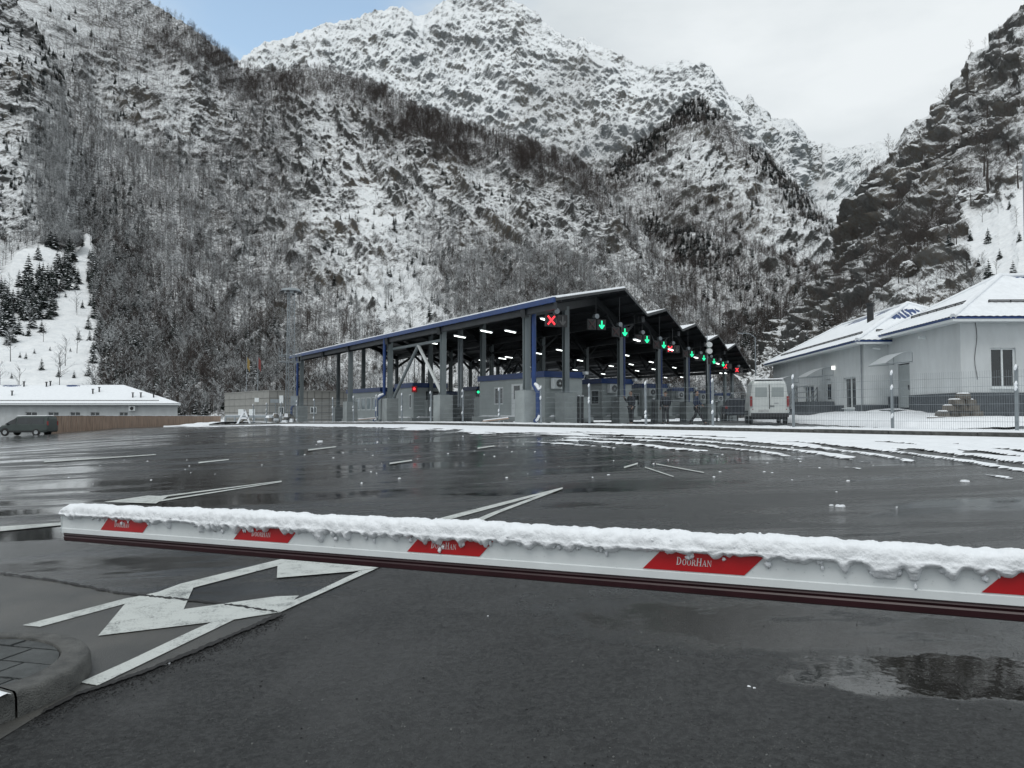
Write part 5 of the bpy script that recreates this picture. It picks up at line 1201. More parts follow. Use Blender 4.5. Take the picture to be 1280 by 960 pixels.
# ================================================================== MESH FENCE
mf = thing('mesh_fence', 'long welded wire mesh fence with snow dusted grey posts', 'fence', (12.2, 18.6, 1.0))
FH = 1.64; first_ = None
fo = Vector(mf.location)
posts = [(-3.0 * 1, 0)] + [(3.0 * k, 0) for k in range(0, 19)]
PXS = []
for k in range(-2, 19):
    s0 = 3.0 * k; x, y = XY(s0, 0); g = float(H(x, y)) + .02; PXS.append(Vector((x, y, g)))
    lean = random.uniform(-.02, .02)
    p = MB().tube([(x, y, g - .1), (x + lean, y, g + FH)], .042, 8).tube([(x + lean, y, g + FH), (x + lean, y, g + FH + .03)], .05, 8).build('post', M['galv'], mf, True)
    sb = MB(); r = random.Random(k)
    for j in range(3):
        zz = g + (FH - .02 if j == 0 else r.uniform(.3, FH - .25)); sb.tube([(x - .04, y - .03, zz - .05), (x - .03, y - .045, zz + .02), (x - .01, y - .03, zz + .09)], [.02, .04, .015], 6)
    sb.build('post_snow', M['snow'], p, True)['kind'] = 'stuff'
th_ = .0035
for i in range(len(PXS) - 1):
    a, b_ = PXS[i], PXS[i + 1]; d = b_ - a; mb = MB(); near = max(.0, 1 - i / 7)
    dh = Vector((d.x, d.y, 0)).normalized(); off = -Vector((.7935, .6086, 0)) * .045
    def wire(p, q, r_):      # 3-sided wires keep the count low
        mb.tube([p, q], r_, 3, cap=False)
    nvw = 56 if i < 5 else (40 if i < 9 else 26)
    for k in range(nvw): q = a.lerp(b_, (k + .5) / nvw) + off; wire(q + Vector((0, 0, .06)), q + Vector((0, 0, FH - .05)), .0030 if i < 9 else .004)
    for zz in (.10, .32, .54, .76, .98, 1.20, 1.42): 
        q0, q1 = a + off + Vector((0, 0, zz)), b_ + off + Vector((0, 0, zz)); wire(q0, q1, .0042)
    mb.build('mesh_panel', M['galv'], mf, True)

# ================================================================== FLOODLIGHT MAST AND POLES
def mast():
    Y_ = 60.; x, y, _ = at(362, 500, Y_); g = float(H(x, y)) - .1; top = at(362, 366, Y_)[2]
    o = thing('floodlight_mast', 'tall lattice floodlight mast with round head left of the canopy', 'mast', (x, y, g)); h = top - g
    for k in range(3): a = 2.1 * k; c_, s_ = math.cos(a), math.sin(a); MB().tube([(.42 * c_, .42 * s_, 0), (.30 * c_, .30 * s_, h)], .032, 6).build('leg', M['galv'], o)
    mb = MB(); n = 22
    for j in range(n):
        z0, z1 = h * j / n, h * (j + 1) / n; r0 = .42 - .12 * j / n; r1_ = .42 - .12 * (j + 1) / n
        for k in range(3): a = 2.1 * k; b_ = 2.1 * ((k + 1) % 3); mb.bar((r0 * math.cos(a), r0 * math.sin(a), z0), (r1_ * math.cos(b_), r1_ * math.sin(b_), z1), .018); mb.bar((r0 * math.cos(a), r0 * math.sin(a), z0), (r0 * math.cos(b_), r0 * math.sin(b_), z0), .015)
    mb.build('lattice', M['galv'], o)['kind'] = 'stuff'
    hd = MB().tube([(0, 0, h), (0, 0, h + .12), (0, 0, h + .30), (0, 0, h + .34)], [.3, .8, .65, .2], 20).build('head', M['galv'], o)
    for k in range(8): a = .785 * k; MB().box((.75 * math.cos(a), .75 * math.sin(a), h - .02), (.3, .2, .12), rz=a).build('floodlight', M['black'], hd)
    MB().tube([(0, 0, h + .3), (0, 0, h + 1.6)], .02, 5).build('lightning_rod', M['galv'], o)
    mb = MB(); q = h * .48
    for zz in (0, .5): mb.tube([(.85 * math.cos(a * .524), .85 * math.sin(a * .524), q + zz) for a in range(13)], .025, 5, cap=False)
    for a in range(12): mb.bar((.85 * math.cos(a * .524), .85 * math.sin(a * .524), q), (.85 * math.cos(a * .524), .85 * math.sin(a * .524), q + 1.1), .03)
    mb.build('service_ring', M['galv'], o)['kind'] = 'stuff'
    MB().box((.5, -.3, 2.0), (.55, .4, .75)).build('cabinet', M['galv'], o); MB().box((-.55, -.2, 2.1), (.3, .3, .6)).build('control_box', M['white'], o)
mast()
def pole(name, label, px, pyb, pyt, Y_, r_, arm=None, matn='galv'):
    x, y, zt_ = at(px, pyt, Y_); zb_ = at(px, pyb, Y_)[2]; o = thing(name, label, 'pole', (x, y, zb_)); h = zt_ - zb_
    MB().tube([(0, 0, 0), (0, 0, h)], [r_, r_ * .7], 8).build('post', M[matn], o)
    if arm == 'lamp': MB().tube([(0, 0, h), (-.5, 0, h + .35), (-1.2, 0, h + .45)], .04, 6).build('arm', M['galv'], o); MB().box((-1.4, 0, h + .42), (.6, .2, .08)).build('lamp_head', M['galv'], o)
    if arm == 'cam': MB().box((0, -.1, h + .05), (.7, .4, .3)).build('camera_box', M['galv'], o)
    return o
pole('street_lamp', 'slim street lamp at the far end of the canopy', 944, 470, 422, 75, .07, 'lamp')
pole('camera_pole', 'short pole with a grey box before the clad building', 344.5, 529, 502, 64, .05, 'cam')
pole('corner_pole', 'thick grey pole cut off by the right edge of view', 1281, 545, 195, 26, .11)
pole('lamp_pole', 'thin pole on the far road beside the last canopy gable', 944.5, 470, 440, 95, .06, None)
cs = thing('canopy_speaker_post', 'thin pole with two round white lamps by the fourth gable', 'pole', tuple(at(884, 440, 60)))
x, y, z = at(884, 440, 60); MB().tube([(0, 0, -2.4), (0, 0, 1.4)], .04, 6).build('post', M['galv'], cs)
for k, zz in enumerate((.55, .05)): MB().tube([(.12, -.3, zz), (.12, .05, zz)], [.22, .24], 12).build('lamp_head', M['white'], cs)
for px, mt, nm, lb in ((308, 'flagy', 'flag', 'small yellow flag on a pole behind the clad building'), (322, 'flagr', 'flag', 'small red flag on a pole behind the clad building')):
    x, y, z = at(px, 490, 100); o = thing(nm, lb, 'flag', (x, y, z)); MB().tube([(0, 0, -1), (0, 0, 4.8)], .04, 6).build('flagpole', M['galv'], o)
    P = np.zeros((8, 10, 3)); 
    for i in range(8):
        for j in range(10): P[i, j] = (.05 + i * .05, .05 * math.sin(i * 1.3 + j * .4), 4.6 - j * .16 - i * .08)
    grid_mesh('cloth', P, M[mt], parent=o)
# snowed junk pile by the mast foot, and bent rail
jp = thing('rubble_heap', 'low heap of dark rubble with snow at the foot of the mast', 'rubble', tuple(at(352, 527, 58))); r = random.Random(3)
for k in range(22): MB().box((r.uniform(-.9, 1.1), r.uniform(-.4, .4), r.uniform(.0, .55)), (r.uniform(.2, .5), .3, r.uniform(.12, .3)), rz=r.uniform(0, 3), taper=.7).build('stone', M['rubble'] if k % 3 else M['snow'], jp)
tw_ = thing('snow_covered_rack', 'small leaning rack buried in snow before the clad building', 'rack', tuple(at(304, 530, 66))); mb = MB()
for a, b_ in (((-.5, 0, 0), (.1, 0, 1.2)), ((.6, 0, 0), (.1, 0, 1.2)), ((-.2, 0, .5), (.4, 0, .5))): MB().bar(a, b_, .14).build('bar', M['snow'], tw_)
MB().bar((-.2, .1, .15), (.45, .1, .75), .12).build('crossbar', M['rubble'], tw_)
for px, py, Y_, lab in ((618, 526, 33.2, 'snow covered plank lying at the fence foot near the blue pipe'), (458, 524.5, 47, 'snow covered plank lying inside the fence at the far left')):
    x, y, z = at(px, py, Y_); o = thing('plank', lab, 'plank', (x, y, z)); MB().bar((-.5, 0, -.02), (.6, .2, .1), .2, .05).build('board', M['wood'], o); MB().bar((-.48, 0, .02), (.58, .2, .14), .16, .05).build('plank_snow', M['snow'], o)

# ================================================================== VANS
def loft(mb, secs, mi=0):
    """secs: list of closed rings (same length)"""
    n = len(secs[0]); b = len(mb.v)
    for s_ in secs: mb.v += [tuple(p) for p in s_]
    for i in range(len(secs) - 1):
        for k in range(n): a = b + i * n + k; c_ = b + i * n + (k + 1) % n; mb.f.append((a, c_, c_ + n, a + n)); mb.m.append(mi)
    mb.f.append(tuple(b + k for k in range(n))[::-1]); mb.m.append(mi); e = b + (len(secs) - 1) * n; mb.f.append(tuple(e + k for k in range(n))); mb.m.append(mi)
def vansec(y, zb, zw, zt, wb, ww, wt, r_=.12):
    return [(-wb, y, zb), (wb, y, zb), (wb + .02, y, zb + .15), (ww, y, zw), (wt + .02, y, zt - r_ * 1.6), (wt - r_ * .5, y, zt - r_ * .3), (wt - r_ * 2, y, zt), (-wt + r_ * 2, y, zt), (-wt + r_ * .5, y, zt - r_ * .3), (-wt - .02, y, zt - r_ * 1.6), (-ww, y, zw), (-wb - .02, y, zb + .15)]
def wheel(parent, x, y, r_, w_=.2):
    t_ = MB().tube([(x - w_ / 2, y, r_), (x - w_ / 2 + .03, y, r_), (x + w_ / 2 - .03, y, r_), (x + w_ / 2, y, r_)], [r_ * .9, r_, r_, r_ * .9], 20).build('wheel', M['tyre'], parent, smooth=False)
    sg = 1 if x > 0 else -1; MB().tube([(x + sg * w_ * .42, y, r_), (x + sg * w_ * .54, y, r_), (x + sg * w_ * .5, y, r_)], [r_ * .62, r_ * .6, r_ * .2], 16).build('rim', M['rim'], t_)
# panel van, rear towards the camera
vx, vy, _ = at(962, 520, 41.0); van = thing('panel_van', 'white high-roof panel van seen from behind on the inner road', 'van', (vx, vy, float(H(vx, vy)) - .04), -math.radians(13.5))
mb = MB(); loft(mb, [vansec(0, .55, 1.15, 2.22, .93, .96, .80), vansec(.06, .45, 1.15, 2.32, .98, 1.0, .84), vansec(.6, .42, 1.15, 2.40, .99, 1.01, .86), vansec(3.7, .42, 1.15, 2.40, .99, 1.01, .86), vansec(4.3, .42, 1.15, 2.2, .98, 1.0, .82), vansec(5.0, .42, 1.1, 1.45, .95, .97, .80), vansec(5.6, .5, .95, 1.12, .85, .88, .7)])
mb.build('body', M['vanwhite'], van)
for sgn in (-1, 1):
    d_ = MB().box((sgn * .44, -.02, 1.38), (.84, .04, 1.50), taper=.97).build('rear_door', M['vanwhite'], van)
    MB().box((sgn * .42, -.045, 1.72), (.62, .02, .50), taper=.95).build('blank_window', mat('van_panel', (.33, .37, .37), .35, var=.04), d_)
    MB().box((sgn * .93, -.01, 1.22), (.13, .08, .55)).build('tail_light', M['taillight'], van)
    MB().box((sgn * .86, -.05, .80), (.05, .03, .05)).build('reflector', M['taillight'], van)
    for yy in (1.1, 4.55): wheel(van, sgn * .90, yy, .36)
    m_ = MB().box((sgn * 1.14, 4.35, 1.5), (.16, .12, .35)).build('mirror', M['black'], van)
    MB().box((sgn * 1.0, 2.9, .62), (.03, 3.0, .22)).build('side_trim', M['black'], van)
MB().box((0, -.035, 1.38), (.02, .02, 1.5)).build('door_seam', M['black'], van)
MB().box((.12, -.055, .98), (.24, .03, .05)).build('handle', M['black'], van)
MB().box((0, -.12, .50), (1.9, .26, .22)).build('bumper', M['black'], van); MB().box((-.30, -.06, .73), (.52, .02, .12)).build('number_plate', M['plate'], van)
MB().box((0, -.03, .70), (1.8, .05, .22)).build('lower_trim', M['vanwhite'], van); MB().box((0, .3, 2.42), (1.5, .6, .05), taper=.9).build('roof_snow', M['snow'], van)
MB().box((.35, -.045, 1.12), (.22, .01, .06)).build('badge', M['rim'], van)
MB().box((0, 2.8, .36), (1.7, 5.2, .2)).build('underbody', M['black'], van)
# second vehicle half hidden beyond the van
x, y, _ = at(929, 520, 52); car2 = thing('pickup', 'dark vehicle mostly hidden behind the white van', 'car', (x - .3, y, float(H(x, y))), -.2)
mb = MB(); loft(mb, [vansec(0, .45, .95, 1.5, .85, .88, .65), vansec(1.5, .4, .95, 1.62, .88, .9, .68), vansec(2.8, .4, .95, 1.5, .88, .9, .65), vansec(4.2, .45, .8, .95, .8, .84, .7)]); mb.build('body', M['coat'], car2)
for sgn in (-1, 1):
    MB().box((sgn * .8, -.03, .95), (.16, .05, .2)).build('tail_light', M['taillight'], car2)
    for yy in (.8, 3.4): wheel(car2, sgn * .82, yy, .33)
# minivan at the far left, facing left
mvY = 76.; mx, my, mz = at(34, 543, mvY); mv = thing('parked_minivan', 'grey green minivan parked side-on at the far left', 'car', (mx, my, at(34, 544.2, mvY)[2]), math.radians(90))
def msec(y, zb, zw, zt, w_): return [(-w_, y, zb), (w_, y, zb), (w_ + .03, y, zb + .2), (w_ + .02, y, zw), (w_ - .14, y, zt - .06), (w_ - .25, y, zt), (-w_ + .25, y, zt), (-w_ + .14, y, zt - .06), (-w_ - .02, y, zw), (-w_ - .03, y, zb + .2)]
mb = MB(); L_ = 5.0
for_ = [(0, .45, .95, 1.62, .84), (.08, .35, 1.05, 1.86, .90), (.5, .3, 1.05, 1.93, .93), (2.4, .3, 1.05, 1.93, .93), (3.1, .3, 1.05, 1.84, .93), (3.55, .3, 1.05, 1.50, .92), (4.05, .3, .98, 1.16, .91), (4.6, .32, .85, 1.0, .86), (4.95, .4, .65, .8, .74), (5.02, .45, .6, .7, .68)]
loft(mb, [msec(y_ - 2.5, a, b_, c_, w_) for y_, a, b_, c_, w_ in for_]); mb.build('body', M['vangreen'], mv, smooth=False)
# side glass faces the camera (local +x points away after the turn; camera side is -x ... both sides are glazed)
for sgn in (-1, 1):
    MB().prism([(sgn * .935, -2.2, 1.12), (sgn * .935, .42, 1.12), (sgn * .83, .42, 1.74), (sgn * .83, -2.1, 1.74)], (sgn * .012, 0, .004)).build('side_window', M['glass'], mv)
    MB().prism([(sgn * .935, .56, 1.12), (sgn * .935, 1.62, 1.12), (sgn * .87, 1.0, 1.50), (sgn * .84, .56, 1.70)], (sgn * .012, 0, .004)).build('front_window', M['glass'], mv)
    MB().box((sgn * .95, .48, .75), (.012, .012, .8)).build('door_seam', M['black'], mv); MB().box((sgn * .95, -.95, .75), (.012, .012, .8)).build('door_seam', M['black'], mv)
    MB().box((sgn * .96, 0, .42), (.02, 3.0, .10)).build('sill_trim', M['black'], mv); MB().box((sgn * 1.0, 1.35, 1.12), (.16, .10, .14)).build('mirror', M['black'], mv)
    MB().box((sgn * .72, 2.38, .72), (.28, .2, .16)).build('headlight', M['paleglass'], mv); MB().box((sgn * .8, -2.48, 1.2), (.14, .1, .4)).build('tail_light', M['taillight'], mv)
    for yy in (-1.45, 1.58):
        wheel(mv, sgn * .88, yy, .33); MB().tube([(sgn * .90, yy, .35), (sgn * .945, yy, .35)], .41, 18).build('wheel_arch', M['black'], mv)
MB().box((0, -.8, 1.95), (1.3, 2.9, .04), taper=.95).build('roof_snow', M['snow'], mv)

# ================================================================== PEOPLE
def skin_obj(name, chains, m, parent, sub=1):
    """chains: list of [(pos, radius), ...]; each chain starts at an existing joint (matched by position)"""
    V = []; Rr = []; E_ = []
    def vid(p):
        for i, q in enumerate(V):
            if (Vector(q) - Vector(p)).length < 1e-4: return i
        V.append(p); return -1
    for ch in chains:
        prev = None
        for p, r_ in ch:
            i = vid(p)
            if i < 0: i = len(V) - 1; Rr.append(r_)
            if prev is not None: E_.append((prev, i))
            prev = i
    me = bpy.data.meshes.new(name); me.from_pydata(V, E_, []); me.materials.append(m); o = bpy.data.objects.new(name, me); C.objects.link(o); o.parent = parent
    md = o.modifiers.new('skin', 'SKIN'); md.use_smooth_shade = True
    for i, r_ in enumerate(Rr):
        d = me.skin_vertices[0].data[i]; d.radius = (r_, r_) if not isinstance(r_, tuple) else r_
    me.skin_vertices[0].data[0].use_root = True
    s_ = o.modifiers.new('sub', 'SUBSURF'); s_.levels = sub; s_.render_levels = sub
    return o
def person(label, loc, rz, coat, pose):
    o = thing('person', label, 'person', loc, rz)
    hipz = .93; lf, rf = pose.get('feet', ((-.1, 0), (.1, 0)))   # (x, y) of left and right foot
    la, ra = pose['arms']
    def leg(sx, f): k = Vector((sx * .10 + (f[0] - sx * .1) * .45, f[1] * .35 - .06 * (abs(f[1]) > .1), .50)); return [((sx * .10, 0, hipz - .05), .088), (tuple(k), .062), ((f[0], f[1], .10), .045), ((f[0], f[1] - .16, .04), .04)]
    def hand(w_, d):
        d = Vector(d).normalized(); sdv = d.cross(Vector((0, 1, .2))).normalized(); ch = [[(tuple(w_), .028), (tuple(Vector(w_) + d * .07), .030)]]; palm = Vector(w_) + d * .07
        for i, (o_, l_) in enumerate(((-.03, .07), (-.01, .085), (.012, .08), (.032, .06))): a = palm + sdv * o_ * .5; ch.append([(tuple(palm), .03), (tuple(palm + sdv * o_ + d * .03), .010), (tuple(palm + sdv * o_ + d * l_ + Vector((0, -.015, 0))), .008)])
        ch.append([(tuple(w_), .028), (tuple(Vector(w_) + d * .04 + sdv * .045), .011), (tuple(Vector(w_) + d * .075 + sdv * .055), .009)])
        return ch
    neck = (0, 0, 1.50); chest = (0, 0, 1.32)
    body = [[((0, 0, hipz), .12), ((0, 0, 1.12), .12), (chest, .14), ((0, -.005, 1.46), .075), ((0, -.015, 1.53), .055), ((0, -.02, 1.60), .085), ((0, -.02, 1.69), .092), ((0, -.015, 1.76), .06)]]
    L, R_ = leg(-1, lf), leg(1, rf)
    body += [[((0, 0, hipz), .12)] + L, [((0, 0, hipz), .12)] + R_]
    for sx, a in ((-1, la), (1, ra)):
        sh = (sx * .19, 0, 1.42); el, wr = a; body.append([(chest, .14), (sh, .06), (el, .045), (wr, .03)])
        d = Vector(wr) - Vector(el); body += hand(wr, d)
    skin_obj('body', body, M['skin'], o)
    # face: nose, ears, eyes, mouth
    MB().box((0, -.115, 1.645), (.03, .04, .045), taper=.6).build('nose', M['skin'], o)
    for sx in (-1, 1): MB().box((sx * .034, -.100, 1.675), (.026, .02, .012)).build('eye', M['hair'], o); MB().box((sx * .092, -.01, 1.655), (.02, .03, .06)).build('ear', M['skin'], o)
    MB().box((0, -.100, 1.595), (.05, .02, .01)).build('mouth', M['taillight'], o)
    skin_obj('jacket', [[((0, 0, .90), (.19, .14)), ((0, 0, 1.12), (.185, .15)), ((0, 0, 1.34), (.20, .15)), ((0, 0, 1.48), .10)], [((0, 0, 1.34), .2), ((-.20, 0, 1.43), .085), (la[0], .072), (tuple(Vector(la[0]).lerp(Vector(la[1]), .93)), .055)], [((0, 0, 1.34), .2), ((.20, 0, 1.43), .085), (ra[0], .072), (tuple(Vector(ra[0]).lerp(Vector(ra[1]), .93)), .055)]], M[coat], o)
    grow = lambda ch: [(p, r_ + .018) for p, r_ in ch[:3]]
    skin_obj('trousers', [[((0, 0, hipz + .02), .15)] + grow(L), [((0, 0, hipz + .02), .15)] + grow(R_)], M['trouser'], o)
    for f in (lf, rf): MB().box((f[0], f[1] - .07, .05), (.10, .28, .10), taper=.8).build('shoe', M['black'], o)
    skin_obj('hair', [[((0, .03, 1.66), .085), ((0, .0, 1.74), .088), ((0, -.04, 1.765), .06)]], M['hair'], o)
    return o
def pl(px, Y_): x, y, _ = at(px, 520, Y_); return (x, y, float(H(x, y)) - .05)
person('person in dark clothes raising a hand to the face, leftmost of three walkers', pl(789, 40.5), math.radians(-60), 'coat', dict(arms=(((-.27, -.05, 1.18), (-.20, -.28, 1.42)), ((.26, .02, 1.15), (.26, -.12, .93))), feet=((-.13, .05), (.13, -.05))))
person('person in a black coat standing with arms down, middle of the three', pl(832, 40.8), math.radians(195), 'coat', dict(arms=(((-.27, .0, 1.15), (-.24, -.10, .92)), ((.27, .02, 1.15), (.25, -.08, .92))), feet=((-.12, .04), (.12, -.02))))
person('person in a navy jacket striding across the inner road, rightmost walker', pl(871, 40.2), math.radians(70), 'navy', dict(arms=(((-.26, .12, 1.17), (-.20, .02, .95)), ((.26, -.10, 1.17), (.2, -.26, 1.02))), feet=((-.08, -.42), (.08, .38))))
# ================================================================== KERBED ISLAND AT THE LEFT
ic = (-3.19, 4.31); IR = .75
isl = thing('kerbed_island', 'rounded paved island with dark kerb at the lower left', 'traffic island', (ic[0], ic[1], float(H(*ic))))
iz = float(H(*ic)) + .15
def ring_pt(a, r_): return (ic[0] + r_ * math.cos(a), ic[1] + r_ * math.sin(a))
def kerb_seg(path_out, path_in, name='kerb_stone', snow=False):
    P = []
    for (xo, yo), (xi, yi) in zip(path_out, path_in):
        dx, dy = xi - xo, yi - yo; l = math.hypot(dx, dy); ux_, uy_ = dx / l, dy / l; zb = float(H(xo, yo)) - .05; zt = iz + .0
        rowp = [(xo - ux_ * .018, yo - uy_ * .018, zb), (xo - ux_ * .006, yo - uy_ * .006, zt - .03), (xo, yo, zt - .018), (xo + ux_ * .006, yo + uy_ * .006, zt - .007), (xo + ux_ * .018, yo + uy_ * .018, zt), (xi, yi, zt + .002), (xi, yi, zt - .1)]
        P.append(rowp)
    P = np.array(P) - np.array(isl.location); return grid_mesh(name, P, M['kerb'], smooth=False, parent=isl)
A0, A1 = math.radians(-27), math.radians(100)
n = 60; an = np.linspace(A0, A1, n); kerb_seg([ring_pt(a, IR) for a in an], [ring_pt(a, IR - .15) for a in an])
# straight kerb stones running out of view to the left
tq = Vector((-math.sin(A0), math.cos(A0), 0)) * -1; pS = ring_pt(A0, IR); pI = ring_pt(A0, IR - .15)
for j in range(3):
    a, b_ = .012 + j * 1.0, 1.0 + j * 1.0; q = np.linspace(a, b_, 6)
    k_ = kerb_seg([(pS[0] + tq.x * s_, pS[1] + tq.y * s_) for s_ in q], [(pI[0] + tq.x * s_, pI[1] + tq.y * s_) for s_ in q])
    if j == 0:
        U, V = np.meshgrid(np.linspace(.035, .9, 40), np.linspace(-.02, .115, 12), indexing='ij'); nn = Vector((pI[0] - pS[0], pI[1] - pS[1], 0)).normalized()
        X = pS[0] + tq.x * U + nn.x * V; Y = pS[1] + tq.y * U + nn.y * V; hgt = .014 + .012 * fbm(X * 14, Y * 14, 0 * X, 3) - .05 * np.clip(.005 - V, 0, 1) * 10 * .6
        hgt = hgt * sstep(.125, .09, V + .02 * fbm(X * 9, Y * 9, 0 * X, 2)) * sstep(.03, .05, U); Pn = np.stack([X, Y, iz + hgt], -1) - np.array(isl.location)
        grid_mesh('kerb_snow', Pn, M['boomsnow'], parent=k_)
pT = ring_pt(A1, IR); pTI = ring_pt(A1, IR - .15); tq2 = Vector((-math.sin(A1), math.cos(A1), 0))
for j in range(3):
    q = np.linspace(.012 + j, 1. + j, 4); kerb_seg([(pT[0] + tq2.x * s_, pT[1] + tq2.y * s_) for s_ in q], [(pTI[0] + tq2.x * s_, pTI[1] + tq2.y * s_) for s_ in q])
# pavers, each one clipped to the kerb's inner curve
def clip_circle(poly):
    out_ = []
    R2_ = IR - .160
    n0, n1_ = (math.cos(A0), math.sin(A0)), (math.cos(A1), math.sin(A1))
    def sect(p): a = math.atan2(p[1] - ic[1], p[0] - ic[0]); return A0 <= a <= A1
    def dots(p): return [(p[0] - ic[0]) * q[0] + (p[1] - ic[1]) * q[1] for q in (n0, n1_)]
    def ins(p): return (math.hypot(p[0] - ic[0], p[1] - ic[1]) <= R2_) if sect(p) else max(dots(p)) <= R2_
    # walk a fine outline and pull outside points onto the arc
    pts = []
    for i in range(len(poly)):
        a, b_ = poly[i], poly[(i + 1) % len(poly)]
        for k in range(6): pts.append((a[0] + (b_[0] - a[0]) * k / 6, a[1] + (b_[1] - a[1]) * k / 6))
    if not any(ins(p) for p in pts): return None
    for p in pts:
        if ins(p): out_.append(p)
        elif not sect(p):
            k0, k1 = dots(p); q = n0 if k0 > k1 else n1_; e_ = max(k0, k1) - R2_; out_.append((p[0] - q[0] * e_, p[1] - q[1] * e_))
        else:
            d = math.hypot(p[0] - ic[0], p[1] - ic[1]); out_.append((ic[0] + (p[0] - ic[0]) * R2_ / d, ic[1] + (p[1] - ic[1]) * R2_ / d))
    return out_
ang = math.radians(-14); ca, sa = math.cos(ang), math.sin(ang); r = random.Random(2)
for j in range(-6, 7):
    for i in range(-8, 5):
        x0, y0 = i * .36 + (.18 if j % 2 else 0), j * .235; m_ = .010
        quad = [(x0 + m_, y0 + m_), (x0 + .36 - m_, y0 + m_), (x0 + .36 - m_, y0 + .235 - m_), (x0 + m_, y0 + .235 - m_)]
        quad = [(ic[0] + q[0] * ca - q[1] * sa, ic[1] + q[0] * sa + q[1] * ca) for q in quad]
        pol = clip_circle(quad)
        if not pol: continue
        ar = 0
        for k in range(len(pol)): a, b_ = pol[k], pol[(k + 1) % len(pol)]; ar += a[0] * b_[1] - b_[0] * a[1]
        if abs(ar) / 2 < .002: continue
        zt = iz - .008 + r.uniform(-.003, .003)
        MB().prism([(p[0], p[1], zt - .06) for p in pol], (0, 0, .06)).build('paver', M['paver'], isl, True)
MB().prism([(ic[0] + (IR - .1) * math.cos(a), ic[1] + (IR - .1) * math.sin(a), iz - .06) for a in np.linspace(A0, A1, 30)] + [(ic[0] - 3, ic[1] + .4, iz - .06), (ic[0] - 2.0, ic[1] - 2.2, iz - .06)], (0, 0, .03)).build('bedding', M['shade_and_bedding'], isl, True)

# ================================================================== BARRIER BOOM
A = Vector(at(132, 668.3, 2.98)); B = Vector(at(1227, 751.0, 1.603)); D_ = (B - A); LB = D_.length; e1 = D_.normalized(); n_ = Vector((0, 0, 1)).cross(e1).normalized()
if n_.y > 0: n_ = -n_
up_ = e1.cross(n_); up_ = up_ if up_.z > 0 else -up_
SPc = LB / 4.0; s_end = -.346 * SPc + .0; s_far = LB + 1.9
boom = thing('barrier_boom', 'white barrier arm with red stickers and thick snow on top crossing the view', 'barrier', tuple(A)); bo = np.array(A)
def bp_(s_, h, f): """s along, h up, f toward camera, in world"""; return A + e1 * s_ + up_ * h + n_ * f
HT = .084; TK = .022
prof = [(-.002, TK - .004), (.000, TK), (.0165, TK), (.0185, TK - .003), (HT - .012, TK - .003), (HT - .009, TK), (HT - .002, TK), (HT, TK - .002), (HT, -TK + .002), (HT - .002, -TK), (.000, -TK)]
mb = MB(); loft(mb, [[bp_(s_, h, f) for h, f in prof] for s_ in (s_end, s_far)]); beam = mb.build('beam', M['white'], boom, True)
prof2 = [(-.002, TK - .006), (-.008, TK - .003), (-.014, TK - .007), (-.018, TK - .004), (-.031, TK - .006), (-.034, TK - .012), (-.034, -TK + .012), (-.028, -TK + .005), (-.002, -TK + .006)]
mb = MB(); loft(mb, [[bp_(s_, h, f) for h, f in prof2] for s_ in (s_end + .01, s_far)]); mb.build('rubber_strip', M['rubber'], boom, True)
mb = MB(); loft(mb, [[bp_(s_, h * 1.01 + .0005, f * 1.03) for h, f in prof] for s_ in (s_end - .006, s_end + .004)]); mb.build('end_cap', M['alu'], boom, True)
mb = MB(); loft(mb, [[bp_(s_, h, f) for h, f in ((-.036, .006), (-.002, .012), (-.002, -.012), (-.036, -.006))] for s_ in (s_end + .0, s_end + .02)]); mb.build('strip_plug', M['black'], boom, True)
